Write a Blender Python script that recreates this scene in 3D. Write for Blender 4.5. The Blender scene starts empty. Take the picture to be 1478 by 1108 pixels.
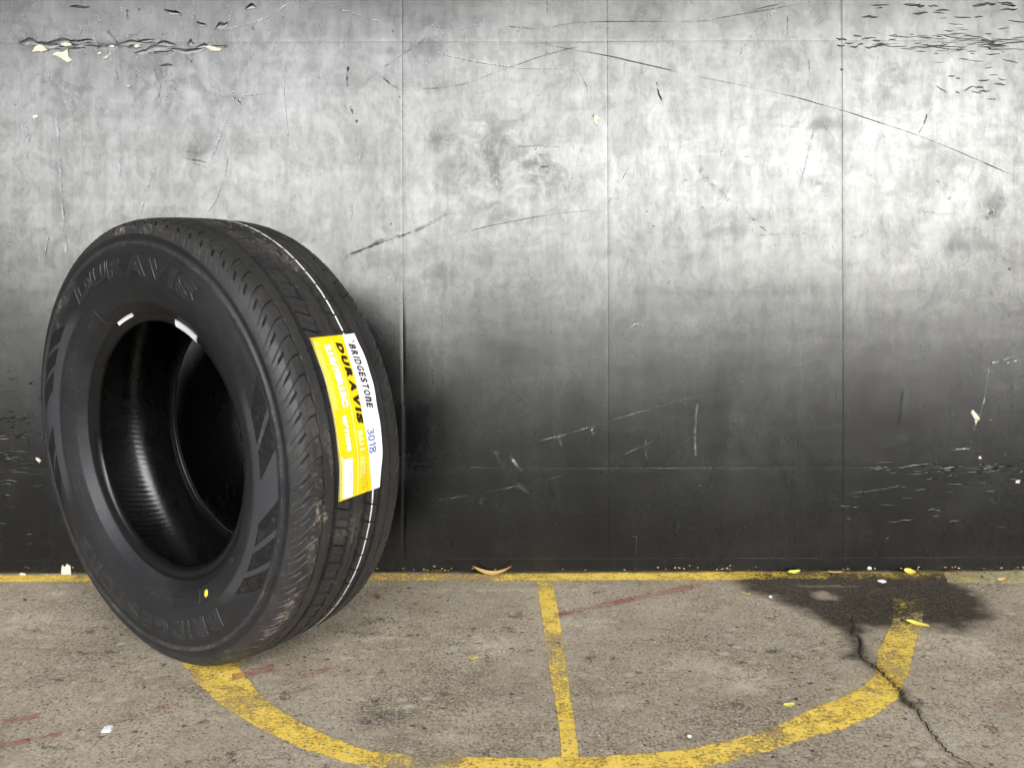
import bpy, bmesh, math, random
import numpy as np
from mathutils import Matrix, Vector

random.seed(7)
RNG = np.random.default_rng(11)
SC = bpy.context.scene
COL = SC.collection
R = math.radians

# ----------------------------------------------------------------------------
# camera, sky, sun, exposure
# ----------------------------------------------------------------------------
CAM_D, CAM_H, FPX = 1.6563, 0.3769, 1195.0      # metres to the wall, metres above the wall foot, focal length in photo pixels
ROLL = R(0.16)
SLOPE = 0.1499                                   # the apron falls away from the wall
cam = bpy.data.cameras.new('camera')
cam.sensor_width = 36.0
cam.lens = FPX / 1478.0 * 36.0
cam.clip_start, cam.clip_end = 0.02, 600.0
cam_ob = bpy.data.objects.new('camera', cam)
COL.objects.link(cam_ob)
cam_ob.matrix_world = Matrix.Translation((0, -CAM_D, CAM_H)) @ Matrix.Rotation(R(90), 4, 'X') @ Matrix.Rotation(-ROLL, 4, 'Z')
SC.camera = cam_ob

SUN_EL, SUN_AZ = R(50.0), R(44.0)
world = bpy.data.worlds.new('World')
SC.world = world
world.use_nodes = True
wn = world.node_tree
bg = wn.nodes['Background']
sky = wn.nodes.new('ShaderNodeTexSky')
sky.sky_type = 'NISHITA'
sky.sun_disc = False
sky.sun_elevation = SUN_EL
sky.sun_rotation = R(180) - SUN_AZ
sky.air_density, sky.dust_density, sky.ozone_density = 1.3, 2.0, 0.7
haze_mix = wn.nodes.new('ShaderNodeHueSaturation')           # a thin white overcast takes most of the blue out
haze_mix.inputs['Saturation'].default_value = 0.18
wn.links.new(sky.outputs[0], haze_mix.inputs['Color'])
wn.links.new(haze_mix.outputs[0], bg.inputs[0])
bg.inputs[1].default_value = 0.15
sun = bpy.data.lights.new('sun', 'SUN')
sun.energy = 1.0
sun.angle = R(12)
sun.color = (1.0, 0.95, 0.87)
sun_ob = bpy.data.objects.new('sun', sun)
COL.objects.link(sun_ob)
sun_dir = Vector((math.sin(SUN_AZ) * math.cos(SUN_EL), -math.cos(SUN_AZ) * math.cos(SUN_EL), math.sin(SUN_EL)))
sun_ob.rotation_euler = sun_dir.to_track_quat('Z', 'Y').to_euler()
SC.view_settings.view_transform = 'Standard'
SC.view_settings.look = 'None'
SC.view_settings.gamma = 1.0
SC.view_settings.use_curve_mapping = False
SC.view_settings.exposure = 3.65

# ----------------------------------------------------------------------------
# helpers
# ----------------------------------------------------------------------------
def _unroll(px, py):
    c, s = math.cos(ROLL), math.sin(ROLL)
    dx, dy = px - 739.0, py - 554.0
    return 739.0 + c * dx - s * dy, 554.0 + s * dx + c * dy

def on_wall(px, py):
    """measured spot of the photograph -> metres on the wall face (x, z)"""
    px, py = _unroll(px, py)
    return (px - 739.0) / FPX * CAM_D, CAM_H + (554.0 - py) / FPX * CAM_D

def on_floor(px, py):
    """measured spot of the photograph -> metres on the sloping apron (x, y)"""
    px, py = _unroll(px, py)
    dz = -(py - 554.0) / FPX
    yy = (-CAM_H - SLOPE * CAM_D) / (dz - SLOPE)
    return (px - 739.0) / FPX * yy, yy - CAM_D

def hash2(ix, iy, seed):
    n = (ix.astype(np.int64) * 374761393 + iy.astype(np.int64) * 668265263 + seed * 1442695041) & 0x7fffffff
    n = ((n ^ (n >> 13)) * 1274126177) & 0x7fffffff
    n = (n ^ (n >> 16)) & 0xffff
    return n / 65535.0

def vnoise(x, y, seed=0):
    x = np.asarray(x, float); y = np.asarray(y, float)
    ix, iy = np.floor(x), np.floor(y)
    fx, fy = x - ix, y - iy
    fx, fy = fx * fx * (3 - 2 * fx), fy * fy * (3 - 2 * fy)
    a = hash2(ix, iy, seed); b = hash2(ix + 1, iy, seed)
    c = hash2(ix, iy + 1, seed); d = hash2(ix + 1, iy + 1, seed)
    return (a + (b - a) * fx) * (1 - fy) + (c + (d - c) * fx) * fy

def fbm(x, y, seed=0, octv=4):
    s, a, f, t = 0.0, 1.0, 1.0, 0.0
    for k in range(octv):
        s = s + a * vnoise(x * f + 17.3 * k, y * f - 9.1 * k, seed + k)
        t += a; a *= 0.5; f *= 2.03
    return s / t

def mesh_np(name, verts, quads=None, faces=None, smooth=True):
    me = bpy.data.meshes.new(name)
    if quads is not None:
        quads = np.asarray(quads, np.int32)
        me.vertices.add(len(verts)); me.vertices.foreach_set('co', np.asarray(verts, np.float32).ravel())
        me.loops.add(quads.size); me.loops.foreach_set('vertex_index', quads.ravel())
        me.polygons.add(len(quads))
        me.polygons.foreach_set('loop_start', np.arange(0, quads.size, 4, dtype=np.int32))
        me.polygons.foreach_set('loop_total', np.full(len(quads), 4, np.int32))
        me.update(calc_edges=True); me.validate()
    else:
        me.from_pydata([tuple(v) for v in verts], [], faces)
        me.update()
    me.polygons.foreach_set('use_smooth', np.full(len(me.polygons), smooth))
    return me

def grid_quads(nu, nv, wrap_u=False):
    iu = np.arange(nu if wrap_u else nu - 1); iv = np.arange(nv - 1)
    U, V = np.meshgrid(iu, iv, indexing='ij')
    U2 = (U + 1) % nu
    return np.stack([U * nv + V, U2 * nv + V, U2 * nv + V + 1, U * nv + V + 1], -1).reshape(-1, 4)

def attr(me, name, vals):
    a = me.attributes.new(name, 'FLOAT', 'POINT')
    a.data.foreach_set('value', np.asarray(vals, np.float32).ravel())

def link(name, me, mat, parent=None, label=None, category=None, group=None, kind=None):
    o = bpy.data.objects.new(name, me)
    COL.objects.link(o)
    if mat is not None:
        for m in (mat if isinstance(mat, (list, tuple)) else [mat]):
            me.materials.append(m)
    if parent is not None: o.parent = parent
    tag(o, label, category, group, kind)
    return o

def tag(o, label=None, category=None, group=None, kind=None):
    for k, v in (('label', label), ('category', category), ('group', group), ('kind', kind)):
        if v: o[k] = v

def thing(name, label, category, loc=(0, 0, 0), group=None):
    o = bpy.data.objects.new(name, None)
    o.empty_display_size = 0.05
    COL.objects.link(o); o.location = loc
    tag(o, label, category, group)
    return o

class Nodes:
    """small wrapper to write node materials compactly"""
    def __init__(self, name):
        self.m = bpy.data.materials.new(name); self.m.use_nodes = True
        self.t = self.m.node_tree; self.b = self.t.nodes['Principled BSDF']
        self.out = self.t.nodes['Material Output']
        self._c = None
    def n(self, typ, **kw):
        x = self.t.nodes.new(typ)
        for k, v in kw.items(): setattr(x, k, v)
        return x
    def l(self, a, b): self.t.links.new(a, b)
    def put(self, sock, v):
        if hasattr(v, 'is_output'): self.l(v, sock)
        elif isinstance(v, (tuple, list)) and len(v) == 3 and sock.type == 'RGBA': sock.default_value = (*v, 1)
        else: sock.default_value = v
    def coord(self, scale=(1, 1, 1), kind='Object', loc=(0, 0, 0)):
        if self._c is None: self._c = self.n('ShaderNodeTexCoord')
        mp = self.n('ShaderNodeMapping'); mp.inputs['Scale'].default_value = scale; mp.inputs['Location'].default_value = loc
        self.l(self._c.outputs[kind], mp.inputs[0]); return mp.outputs[0]
    def noise(self, scale, detail=4, rough=0.55, vec=None, dist=0.0):
        x = self.n('ShaderNodeTexNoise')
        x.inputs['Scale'].default_value = scale; x.inputs['Detail'].default_value = detail
        x.inputs['Roughness'].default_value = rough; x.inputs['Distortion'].default_value = dist
        self.l(vec if vec is not None else self.coord(), x.inputs['Vector']); return x.outputs['Fac']
    def voro(self, scale, vec=None, feature='F1', rnd=1.0):
        x = self.n('ShaderNodeTexVoronoi'); x.feature = feature
        x.inputs['Scale'].default_value = scale; x.inputs['Randomness'].default_value = rnd
        self.l(vec if vec is not None else self.coord(), x.inputs['Vector']); return x
    def ramp(self, fac, a, b, lo=0.0, hi=1.0):
        x = self.n('ShaderNodeMapRange'); x.clamp = True
        self.put(x.inputs['Value'], fac)
        x.inputs['From Min'].default_value = a; x.inputs['From Max'].default_value = b
        x.inputs['To Min'].default_value = lo; x.inputs['To Max'].default_value = hi
        return x.outputs[0]
    def math(self, op, a, b=0.0, clamp=False):
        x = self.n('ShaderNodeMath', operation=op); x.use_clamp = clamp
        self.put(x.inputs[0], a); self.put(x.inputs[1], b); return x.outputs[0]
    def mix(self, f, a, b):
        x = self.n('ShaderNodeMix'); x.data_type = 'RGBA'
        self.put(x.inputs[0], f); self.put(x.inputs[6], a); self.put(x.inputs[7], b); return x.outputs[2]
    def attr(self, name):
        x = self.n('ShaderNodeAttribute', attribute_name=name); return x.outputs['Fac']
    def bump(self, h, strength=0.3, dist=0.001, prev=None):
        x = self.n('ShaderNodeBump'); x.inputs['Strength'].default_value = strength; x.inputs['Distance'].default_value = dist
        self.l(h, x.inputs['Height'])
        if prev is not None: self.l(prev, x.inputs['Normal'])
        return x.outputs[0]
    def set(self, **kw):
        names = dict(color='Base Color', rough='Roughness', spec='Specular IOR Level', normal='Normal', ior='IOR', sheen='Sheen Weight', alpha='Alpha', metal='Metallic')
        for k, v in kw.items(): self.put(self.b.inputs[names[k]], v)
        return self
    def see_through(self, fac):
        """where fac is 0 nothing is there (bare gaps in a paint film)"""
        tr = self.n('ShaderNodeBsdfTransparent'); mx = self.n('ShaderNodeMixShader')
        self.put(mx.inputs[0], fac); self.l(tr.outputs[0], mx.inputs[1]); self.l(self.b.outputs[0], mx.inputs[2])
        self.l(mx.outputs[0], self.out.inputs[0])

# ----------------------------------------------------------------------------
# materials
# ----------------------------------------------------------------------------
def mat_wall():
    """black varnish: a dark body under a clear coat whose shine is uneven (wiped, rubbed, dusty)"""
    k = Nodes('black_gloss_board_paint')
    streak = k.noise(1.0, 3, 0.6, k.coord((260, 260, 26)))            # vertical wood grain under the paint
    brush = k.noise(1.0, 4, 0.6, k.coord((34, 34, 3.0)))
    cloud = k.noise(3.4, 7, 0.62, k.coord(), 0.6)
    cloud2 = k.noise(15.0, 6, 0.68, k.coord(loc=(3, 1, 7)), 0.9)
    smear = k.noise(1.0, 6, 0.66, k.coord((9, 9, 2.2), loc=(1, 5, 2)), 1.6)
    wipe = k.noise(1.0, 5, 0.66, k.coord((2.2, 2.2, 17), loc=(4, 5, 9)), 1.0)
    blot = k.noise(48.0, 5, 0.7, k.coord((1, 1, 0.6), loc=(9, 2, 4)), 0.8)
    rub = k.noise(1.0, 5, 0.7, k.coord((95, 95, 7), loc=(3, 8, 1)), 0.6)
    fleck = k.noise(170.0, 4, 0.7, k.coord((1, 1, 0.5), loc=(5, 5, 4)))
    scuff = k.attr('scuff')
    m = k.ramp(cloud, 0.30, 0.70, 0.86, 1.12)
    for f, a, b, lo, hi in ((smear, 0.36, 0.68, 1.05, 0.86), (wipe, 0.36, 0.66, 0.92, 1.07), (cloud2, 0.38, 0.68, 1.06, 0.82), (blot, 0.40, 0.70, 1.05, 0.83), (brush, 0.3, 0.7, 0.95, 1.05), (rub, 0.45, 0.70, 1.01, 0.93), (fleck, 0.50, 0.72, 1.01, 0.86), (streak, 0.35, 0.65, 0.975, 1.025)):
        m = k.math('MULTIPLY', m, k.ramp(f, a, b, lo, hi))
    m = k.math('MULTIPLY', m, k.math('SUBTRACT', 1.0, k.math('MULTIPLY', scuff, k.ramp(cloud2, 0.44, 0.60, 0.04, 0.38))))
    sc = k.math('ADD', k.ramp(cloud2, 0.46, 0.70, 0, 0.5), k.ramp(smear, 0.46, 0.72, 0, 0.5))
    sc = k.math('ADD', sc, k.math('MULTIPLY', k.ramp(blot, 0.50, 0.70), 0.35))
    sc = k.math('ADD', sc, k.math('MULTIPLY', scuff, k.ramp(cloud2, 0.34, 0.66, 0.15, 0.7)), True)
    col = k.mix(sc, (0.0018, 0.0018, 0.0018), (0.0080, 0.0079, 0.0076))
    rough = k.math('ADD', k.ramp(cloud, 0.3, 0.7, 0.225, 0.275), k.math('MULTIPLY', sc, 0.05))
    n1 = k.bump(streak, 0.10, 0.0006)
    n2 = k.bump(cloud2, 0.06, 0.0012, n1)
    n3 = k.bump(k.noise(700, 2, 0.5), 0.05, 0.0004, n2)
    dif = k.n('ShaderNodeBsdfDiffuse'); k.put(dif.inputs['Color'], col); k.l(n3, dif.inputs['Normal'])
    glo = k.n('ShaderNodeBsdfGlossy'); glo.distribution = 'BECKMANN'
    glo.inputs['Color'].default_value = (1.0, 0.975, 0.92, 1)
    k.put(glo.inputs['Roughness'], rough); k.l(n3, glo.inputs['Normal'])
    fre = k.n('ShaderNodeFresnel'); fre.inputs['IOR'].default_value = WALL_IOR; k.l(n3, fre.inputs['Normal'])
    mx = k.n('ShaderNodeMixShader')
    k.put(mx.inputs[0], k.math('MULTIPLY', fre.outputs[0], m, True)); k.l(dif.outputs[0], mx.inputs[1]); k.l(glo.outputs[0], mx.inputs[2])
    k.l(mx.outputs[0], k.out.inputs[0])
    return k.m
WALL_IOR = 1.765

def mat_simple(name, col, rough=0.6, spec=0.5, var=0.25, scale=120, bump=0.0, bscale=900, bdist=0.0005):
    k = Nodes(name)
    f = k.noise(scale, 5, 0.6)
    c = k.mix(k.ramp(f, 0.3, 0.7), tuple(x * (1 - var) for x in col), tuple(min(1, x * (1 + var)) for x in col))
    k.set(color=c, rough=rough, spec=spec)
    if bump: k.set(normal=k.bump(k.noise(bscale, 3, 0.6), bump, bdist))
    return k.m

def mat_mark(name, col, rough, spec, lo=0.35, hi=0.6, scale=90, grain=(1, 1, 1)):
    """a rub or scrape lying on the paint, thinned out by the grain below; attribute fade runs to 0 at its rim"""
    k = Nodes(name)
    f = k.noise(scale, 5, 0.7, k.coord(grain))
    fade = k.attr('fade')
    cov = k.ramp(k.math('ADD', k.math('MULTIPLY', fade, 1.0), k.math('MULTIPLY', k.math('SUBTRACT', f, 0.5), 1.3)), lo, hi)
    cov = k.math('MULTIPLY', cov, fade, True)
    k.set(color=col, rough=rough, spec=spec)
    k.see_through(cov)
    return k.m

def mat_concrete():
    k = Nodes('worn_concrete')
    big = k.noise(2.6, 6, 0.6, k.coord(), 0.4)
    mid = k.noise(19, 6, 0.66, k.coord(loc=(4, 2, 0)), 0.5)
    fin = k.noise(230, 4, 0.7)
    grit = k.noise(620, 3, 0.6)
    worn = k.ramp(k.noise(6.5, 5, 0.6, k.coord(loc=(8, 1, 3)), 0.7), 0.36, 0.64, 0.50, 1.0)      # smoother and rougher stretches
    wet, pale, dark, red = k.attr('wet'), k.attr('pale'), k.attr('dark'), k.attr('red')
    c = k.mix(k.ramp(big, 0.38, 0.62), (0.238, 0.189, 0.128), (0.420, 0.344, 0.243))
    c = k.mix(k.ramp(mid, 0.48, 0.72, 0, 0.6), c, (0.37, 0.325, 0.265))
    c = k.mix(k.ramp(mid, 0.47, 0.28, 0, 0.65), c, (0.140, 0.110, 0.080))
    c = k.mix(k.math('MULTIPLY', worn, k.ramp(fin, 0.47, 0.62, 0, 0.75)), c, (0.50, 0.43, 0.34))
    c = k.mix(k.math('MULTIPLY', worn, k.ramp(fin, 0.48, 0.36, 0, 0.85)), c, (0.085, 0.066, 0.048))
    c = k.mix(k.ramp(grit, 0.57, 0.68, 0, 0.6), c, (0.54, 0.49, 0.41))
    # aggregate: pale and dark chips of a few millimetres
    v1 = k.voro(150, k.coord((1, 1, 1)))
    r1 = k.math('MULTIPLY', k.ramp(v1.outputs['Distance'], 0.30, 0.18), k.ramp(k.n('ShaderNodeSeparateColor').outputs[0], 0, 1) if False else 1.0)
    sep = k.n('ShaderNodeSeparateColor'); k.l(v1.outputs['Color'], sep.inputs[0])
    c = k.mix(k.math('MULTIPLY', r1, k.ramp(sep.outputs[0], 0.70, 0.74, 0, 0.85)), c, (0.50, 0.46, 0.39))
    c = k.mix(k.math('MULTIPLY', r1, k.ramp(sep.outputs[1], 0.75, 0.78, 0, 0.9)), c, (0.055, 0.050, 0.045))
    v2 = k.voro(52, k.coord((1, 1.3, 1), loc=(7, 3, 0)))
    sep2 = k.n('ShaderNodeSeparateColor'); k.l(v2.outputs['Color'], sep2.inputs[0])
    d2 = k.math('ADD', v2.outputs['Distance'], k.math('MULTIPLY', k.math('SUBTRACT', fin, 0.5), 0.7))
    hole = k.math('MULTIPLY', k.ramp(d2, 0.24, 0.12), k.ramp(sep2.outputs[0], 0.80, 0.83))
    c = k.mix(k.math('MULTIPLY', hole, 0.8), c, (0.042, 0.040, 0.040))
    v3 = k.voro(31, k.coord((1, 1.5, 1), loc=(2, 9, 0)))
    sep3 = k.n('ShaderNodeSeparateColor'); k.l(v3.outputs['Color'], sep3.inputs[0])
    d3 = k.math('ADD', v3.outputs['Distance'], k.math('ADD', k.math('MULTIPLY', k.math('SUBTRACT', fin, 0.5), 1.1), k.math('MULTIPLY', k.math('SUBTRACT', mid, 0.5), 0.8)))
    c = k.mix(k.math('MULTIPLY', k.math('MULTIPLY', k.ramp(d3, 0.30, 0.10), k.ramp(sep3.outputs[0], 0.74, 0.78)), 0.7), c, (0.060, 0.055, 0.052))
    c = k.mix(k.math('MULTIPLY', k.math('MULTIPLY', k.ramp(d3, 0.26, 0.10), k.ramp(sep3.outputs[1], 0.70, 0.74)), 0.7), c, (0.50, 0.44, 0.36))
    pk = k.math('MULTIPLY', pale, k.ramp(k.math('ADD', mid, k.math('MULTIPLY', fin, 0.8)), 0.72, 1.06), True)
    c = k.mix(k.math('MULTIPLY', pk, 0.85), c, (0.58, 0.50, 0.385))
    dk = k.math('MULTIPLY', dark, k.ramp(k.math('ADD', mid, fin), 1.10, 0.78), True)
    c = k.mix(dk, c, (0.040, 0.039, 0.040))
    rk = k.math('MULTIPLY', red, k.ramp(fin, 0.36, 0.62), True)
    c = k.mix(k.math('MULTIPLY', rk, 0.75), c, (0.30, 0.075, 0.05))
    wk = k.ramp(k.math('ADD', wet, k.math('ADD', k.math('MULTIPLY', k.math('SUBTRACT', mid, 0.5), 0.9), k.math('MULTIPLY', k.math('SUBTRACT', fin, 0.5), 0.9))), 0.16, 0.84)
    wcol = k.mix(wk, c, k.mix(k.ramp(fin, 0.42, 0.62, 0.90, 0.62), k.mix(0.5, c, (0.05, 0.035, 0.022)), (0.014, 0.0105, 0.007)))
    rough = k.ramp(wk, 0, 1, 0.9, 0.72)
    h = k.math('ADD', k.math('MULTIPLY', fin, 0.7), k.math('MULTIPLY', grit, 0.5))
    h = k.math('SUBTRACT', h, k.math('MULTIPLY', hole, 0.9))
    n1 = k.bump(h, 0.8, 0.0020)
    # unseen ground off the concrete strip made dark asphalt to darken the boards' reflection
    sy = k.n('ShaderNodeSeparateXYZ'); k.l(k.coord(), sy.inputs[0])
    yard = k.ramp(sy.outputs[1], -1.05, -1.07)
    wcol = k.mix(yard, wcol, k.mix(k.ramp(fin, 0.3, 0.7), (0.024, 0.024, 0.025), (0.040, 0.039, 0.038)))
    k.set(color=wcol, rough=rough, spec=k.ramp(wk, 0, 1, 0.2, 0.18), normal=n1)
    return k.m

def mat_paint(name, c1, c2, wear_lo, wear_hi):
    """road paint, worn through to the concrete; attribute cover says how much is left"""
    k = Nodes(name)
    fin = k.noise(230, 4, 0.7)
    mid = k.noise(26, 6, 0.66, k.coord(loc=(2, 6, 0)), 0.5)
    stri = k.noise(1.0, 4, 0.65, k.coord((70, 260, 70)))
    v2 = k.voro(120, k.coord((1, 1.5, 1), loc=(7, 3, 0)))
    w = k.math('ADD', k.math('MULTIPLY', fin, 0.85), k.math('MULTIPLY', mid, 0.75))
    w = k.math('ADD', w, k.math('MULTIPLY', stri, 0.55))
    cov = k.attr('cover')
    keep = k.ramp(k.math('ADD', cov, k.math('SUBTRACT', w, 1.075)), wear_lo, wear_hi)
    sep2 = k.n('ShaderNodeSeparateColor'); k.l(v2.outputs['Color'], sep2.inputs[0])
    pit = k.math('MULTIPLY', k.ramp(v2.outputs['Distance'], 0.34, 0.22), k.ramp(sep2.outputs[0], 0.66, 0.72))
    keep = k.math('MULTIPLY', keep, k.math('SUBTRACT', 1.0, k.math('MULTIPLY', pit, 0.9)), True)
    c = k.mix(k.ramp(mid, 0.35, 0.65), c1, c2)
    c = k.mix(k.ramp(fin, 0.48, 0.66, 0, 0.35), c, tuple(min(1, x * 1.1 + 0.08) for x in c2))
    c = k.mix(k.ramp(fin, 0.5, 0.25, 0, 0.5), c, tuple(x * 0.55 for x in c1))
    wet = k.attr('wet')
    c = k.mix(k.math('MULTIPLY', wet, 0.45), c, tuple(x * 0.3 for x in c1))
    k.set(color=c, rough=0.7, spec=0.35, normal=k.bump(k.math('ADD', fin, mid), 0.4, 0.001))
    k.see_through(keep)
    return k.m

def mat_rubber(name, col, rough, spec=0.5, dirt=True, bump=0.15, bscale=800, band=False):
    k = Nodes(name)
    f = k.noise(14, 6, 0.65, None, 0.5); g = k.noise(160, 4, 0.65); h = k.noise(bscale, 2, 0.6)
    c = k.mix(k.ramp(f, 0.32, 0.68), tuple(x * 0.8 for x in col), tuple(x * 1.2 for x in col))
    r = k.ramp(f, 0.3, 0.7, rough - 0.05, rough + 0.06)
    if band: c = k.mix(k.attr('smooth'), c, (0.042, 0.044, 0.049))
    if dirt:
        d = k.attr('dirt')
        dd = k.math('MULTIPLY', d, k.ramp(k.math('ADD', g, k.math('MULTIPLY', f, 0.4)), 0.66, 0.80), True)
        c = k.mix(k.math('MULTIPLY', dd, 0.8), c, (0.27, 0.225, 0.175))
        c = k.mix(k.math('MULTIPLY', k.ramp(g, 0.5, 0.75), 0.05), c, (0.16, 0.14, 0.12))
        r = k.math('ADD', r, k.math('MULTIPLY', dd, 0.25), True)
    k.set(color=c, rough=r, spec=spec, normal=k.bump(h, bump, 0.0004))
    return k.m

M = {}
M['wall'] = mat_wall()
M['backing'] = mat_simple('dark_gap_timber', (0.012, 0.011, 0.010), 0.8)
M['bare'] = mat_simple('torn_cream_plywood', (0.66, 0.61, 0.47), 0.75, 0.3, 0.12, 160, 0.4, 500, 0.001)
M['scratch'] = mat_mark('pale_scrape', (0.40, 0.40, 0.385), 0.5, 0.6, 0.30, 1.0, 240)
M['scuff'] = mat_mark('soft_grey_rub', (0.36, 0.36, 0.355), 0.45, 0.9, 0.30, 1.25, 90)
M['score'] = mat_mark('dark_score', (0.016, 0.016, 0.016), 0.7, 0.15, 0.2, 0.8, 140)
M['concrete'] = mat_concrete()
M['yellow'] = mat_paint('worn_yellow_paint', (0.68, 0.445, 0.055), (0.81, 0.575, 0.110), 0.46, 0.74)
M['cream_paint'] = mat_paint('faded_cream_paint', (0.42, 0.35, 0.17), (0.50, 0.42, 0.24), 0.42, 0.62)
M['redp'] = mat_paint('faded_red_paint', (0.40, 0.13, 0.09), (0.42, 0.16, 0.12), 0.42, 1.25)
M['crack'] = mat_mark('crack_dirt', (0.012, 0.011, 0.010), 0.9, 0.2, 0.2, 0.55, 300)
M['tread'] = mat_rubber('tread_rubber', (0.0285, 0.0270, 0.0255), 0.50, 0.4)
M['side'] = mat_rubber('sidewall_rubber', (0.0150, 0.0156, 0.0170), 0.46, 0.42, band=True)
M['serr'] = mat_rubber('serrated_rubber', (0.0095, 0.0092, 0.0090), 0.68, 0.22, True, 0.5, 420)
M['letter'] = mat_rubber('lettering_rubber', (0.019, 0.0195, 0.021), 0.42, 0.45)
M['bead'] = mat_rubber('bead_rubber', (0.0055, 0.0055, 0.0058), 0.30, 0.36, False, 0.1)
M['liner'] = mat_rubber('liner_rubber', (0.005, 0.005, 0.005), 0.27, 0.5, False, 0.1)
M['dashw'] = mat_simple('white_rubber_mark', (0.70, 0.69, 0.66), 0.6, 0.4, 0.12, 300)
M['lab_y'] = mat_simple('label_yellow', (0.88, 0.645, 0.008), 0.38, 0.5, 0.03, 60)
M['lab_w'] = mat_simple('label_white', (0.84, 0.84, 0.83), 0.38, 0.5, 0.02, 60)
M['lab_pale'] = mat_simple('label_pale_yellow', (0.86, 0.81, 0.36), 0.40, 0.5, 0.04, 60)
M['ink'] = mat_simple('label_black_ink', (0.025, 0.014, 0.010), 0.40, 0.5, 0.1, 60)
M['ink_r'] = mat_simple('label_red_ink', (0.60, 0.10, 0.04), 0.40, 0.5, 0.1, 60)
M['pen'] = mat_simple('blue_pen_ink', (0.030, 0.035, 0.36), 0.45, 0.5, 0.1, 60)
M['dot'] = mat_simple('yellow_paint_dot', (0.80, 0.68, 0.06), 0.5, 0.4, 0.08, 200)
M['paper'] = mat_simple('white_paper', (0.80, 0.79, 0.76), 0.7, 0.3, 0.06, 150)
M['leaf_y'] = mat_simple('yellow_leaf', (0.72, 0.55, 0.09), 0.55, 0.4, 0.15, 90)
M['leaf_g'] = mat_simple('lime_leaf', (0.58, 0.60, 0.11), 0.55, 0.4, 0.15, 90)
M['leaf_o'] = mat_simple('orange_leaf', (0.52, 0.33, 0.12), 0.55, 0.4, 0.2, 90)
M['leaf_b'] = mat_simple('brown_leaf', (0.25, 0.10, 0.05), 0.65, 0.3, 0.3, 120)
M['canopy'] = mat_simple('canopy_soffit', (0.11, 0.10, 0.095), 0.8, 0.2, 0.2, 3)

# ----------------------------------------------------------------------------
# the ground: one sheet, fine where the camera is close, out to the horizon
# ----------------------------------------------------------------------------
def base_z(y):
    y = np.asarray(y, float)
    z = np.where(y < 0, SLOPE * y, 0.0)
    flat = -0.42
    # the apron eases out on to a level yard
    t = np.clip((-y - 2.2) / 1.2, 0, 1); s = t * t * (3 - 2 * t)
    z = np.where(y < -2.2, z * (1 - s) + flat * s, z)
    rise = np.clip((-y - 26) / 16, 0, 1)
    return z + 5.7 * rise * rise * (3 - 2 * rise)

def crack_pts():
    q = [(765, 300), (770, 380), (800, 400), (802, 440), (805, 480), (880, 525), (920, 570), (960, 600), (985, 650), (1040, 690), (1075, 760), (1110, 800), (1150, 850), (1220, 890), (1290, 940), (1360, 985)]
    p = np.array([on_floor(958 + x / 2.842, 780 + y / 2.842) for x, y in q])
    out = []
    rr = random.Random(4)
    for i in range(len(p) - 1):
        n = 7
        for j in range(n):
            t = j / n
            a = p[i] + (p[i + 1] - p[i]) * t
            out.append((a[0] + rr.uniform(-1, 1) * 0.0028, a[1] + rr.uniform(-1, 1) * 0.0022))
    out.append(tuple(p[-1]))
    return np.array(out)
CRACK = crack_pts()

def seg_dist(x, y, pts):
    d = np.full(np.shape(x), 9.0)
    for i in range(len(pts) - 1):
        ax_, ay_ = pts[i]; bx_, by_ = pts[i + 1]
        ex, ey = bx_ - ax_, by_ - ay_
        L2 = ex * ex + ey * ey + 1e-12
        t = np.clip(((x - ax_) * ex + (y - ay_) * ey) / L2, 0, 1)
        d = np.minimum(d, np.hypot(x - ax_ - t * ex, y - ay_ - t * ey))
    return d

def ground_z(x, y):
    x = np.asarray(x, float); y = np.asarray(y, float)
    near = np.clip(1.6 - np.abs(y) * 0.6, 0, 1)
    d = (fbm(x * 3.1, y * 3.1, 5, 3) - 0.5) * 0.007 + (fbm(x * 60, y * 60, 9, 4) - 0.5) * 0.0018
    pit = np.clip(vnoise(x * 130, y * 130, 31) - 0.80, 0, 1)
    d = d - pit * 0.007
    return base_z(y) + d * near

def poly_sd(x, y, poly):
    """signed distance, positive inside"""
    poly = np.array(poly)
    d = seg_dist(x, y, np.vstack([poly, poly[:1]]))
    ins = np.zeros(np.shape(x), bool)
    j = len(poly) - 1
    for i in range(len(poly)):
        xi, yi = poly[i]; xj, yj = poly[j]
        c = ((yi > y) != (yj > y)) & (x < (xj - xi) * (y - yi) / (yj - yi + 1e-12) + xi)
        ins ^= c; j = i
    return np.where(ins, d, -d)

WET = [on_floor(*p) for p in [(1036, 823), (1058, 838), (1082, 851), (1112, 862), (1142, 874), (1170, 886), (1196, 897), (1212, 908), (1222, 930), (1226, 948), (1240, 956), (1246, 940), (1243, 918), (1252, 904), (1275, 902), (1300, 906), (1340, 902), (1372, 906), (1390, 912), (1410, 899), (1428, 890), (1424, 872), (1405, 856), (1385, 843), (1400, 836), (1470, 833), (1480, 823)]]
WET += []

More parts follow.
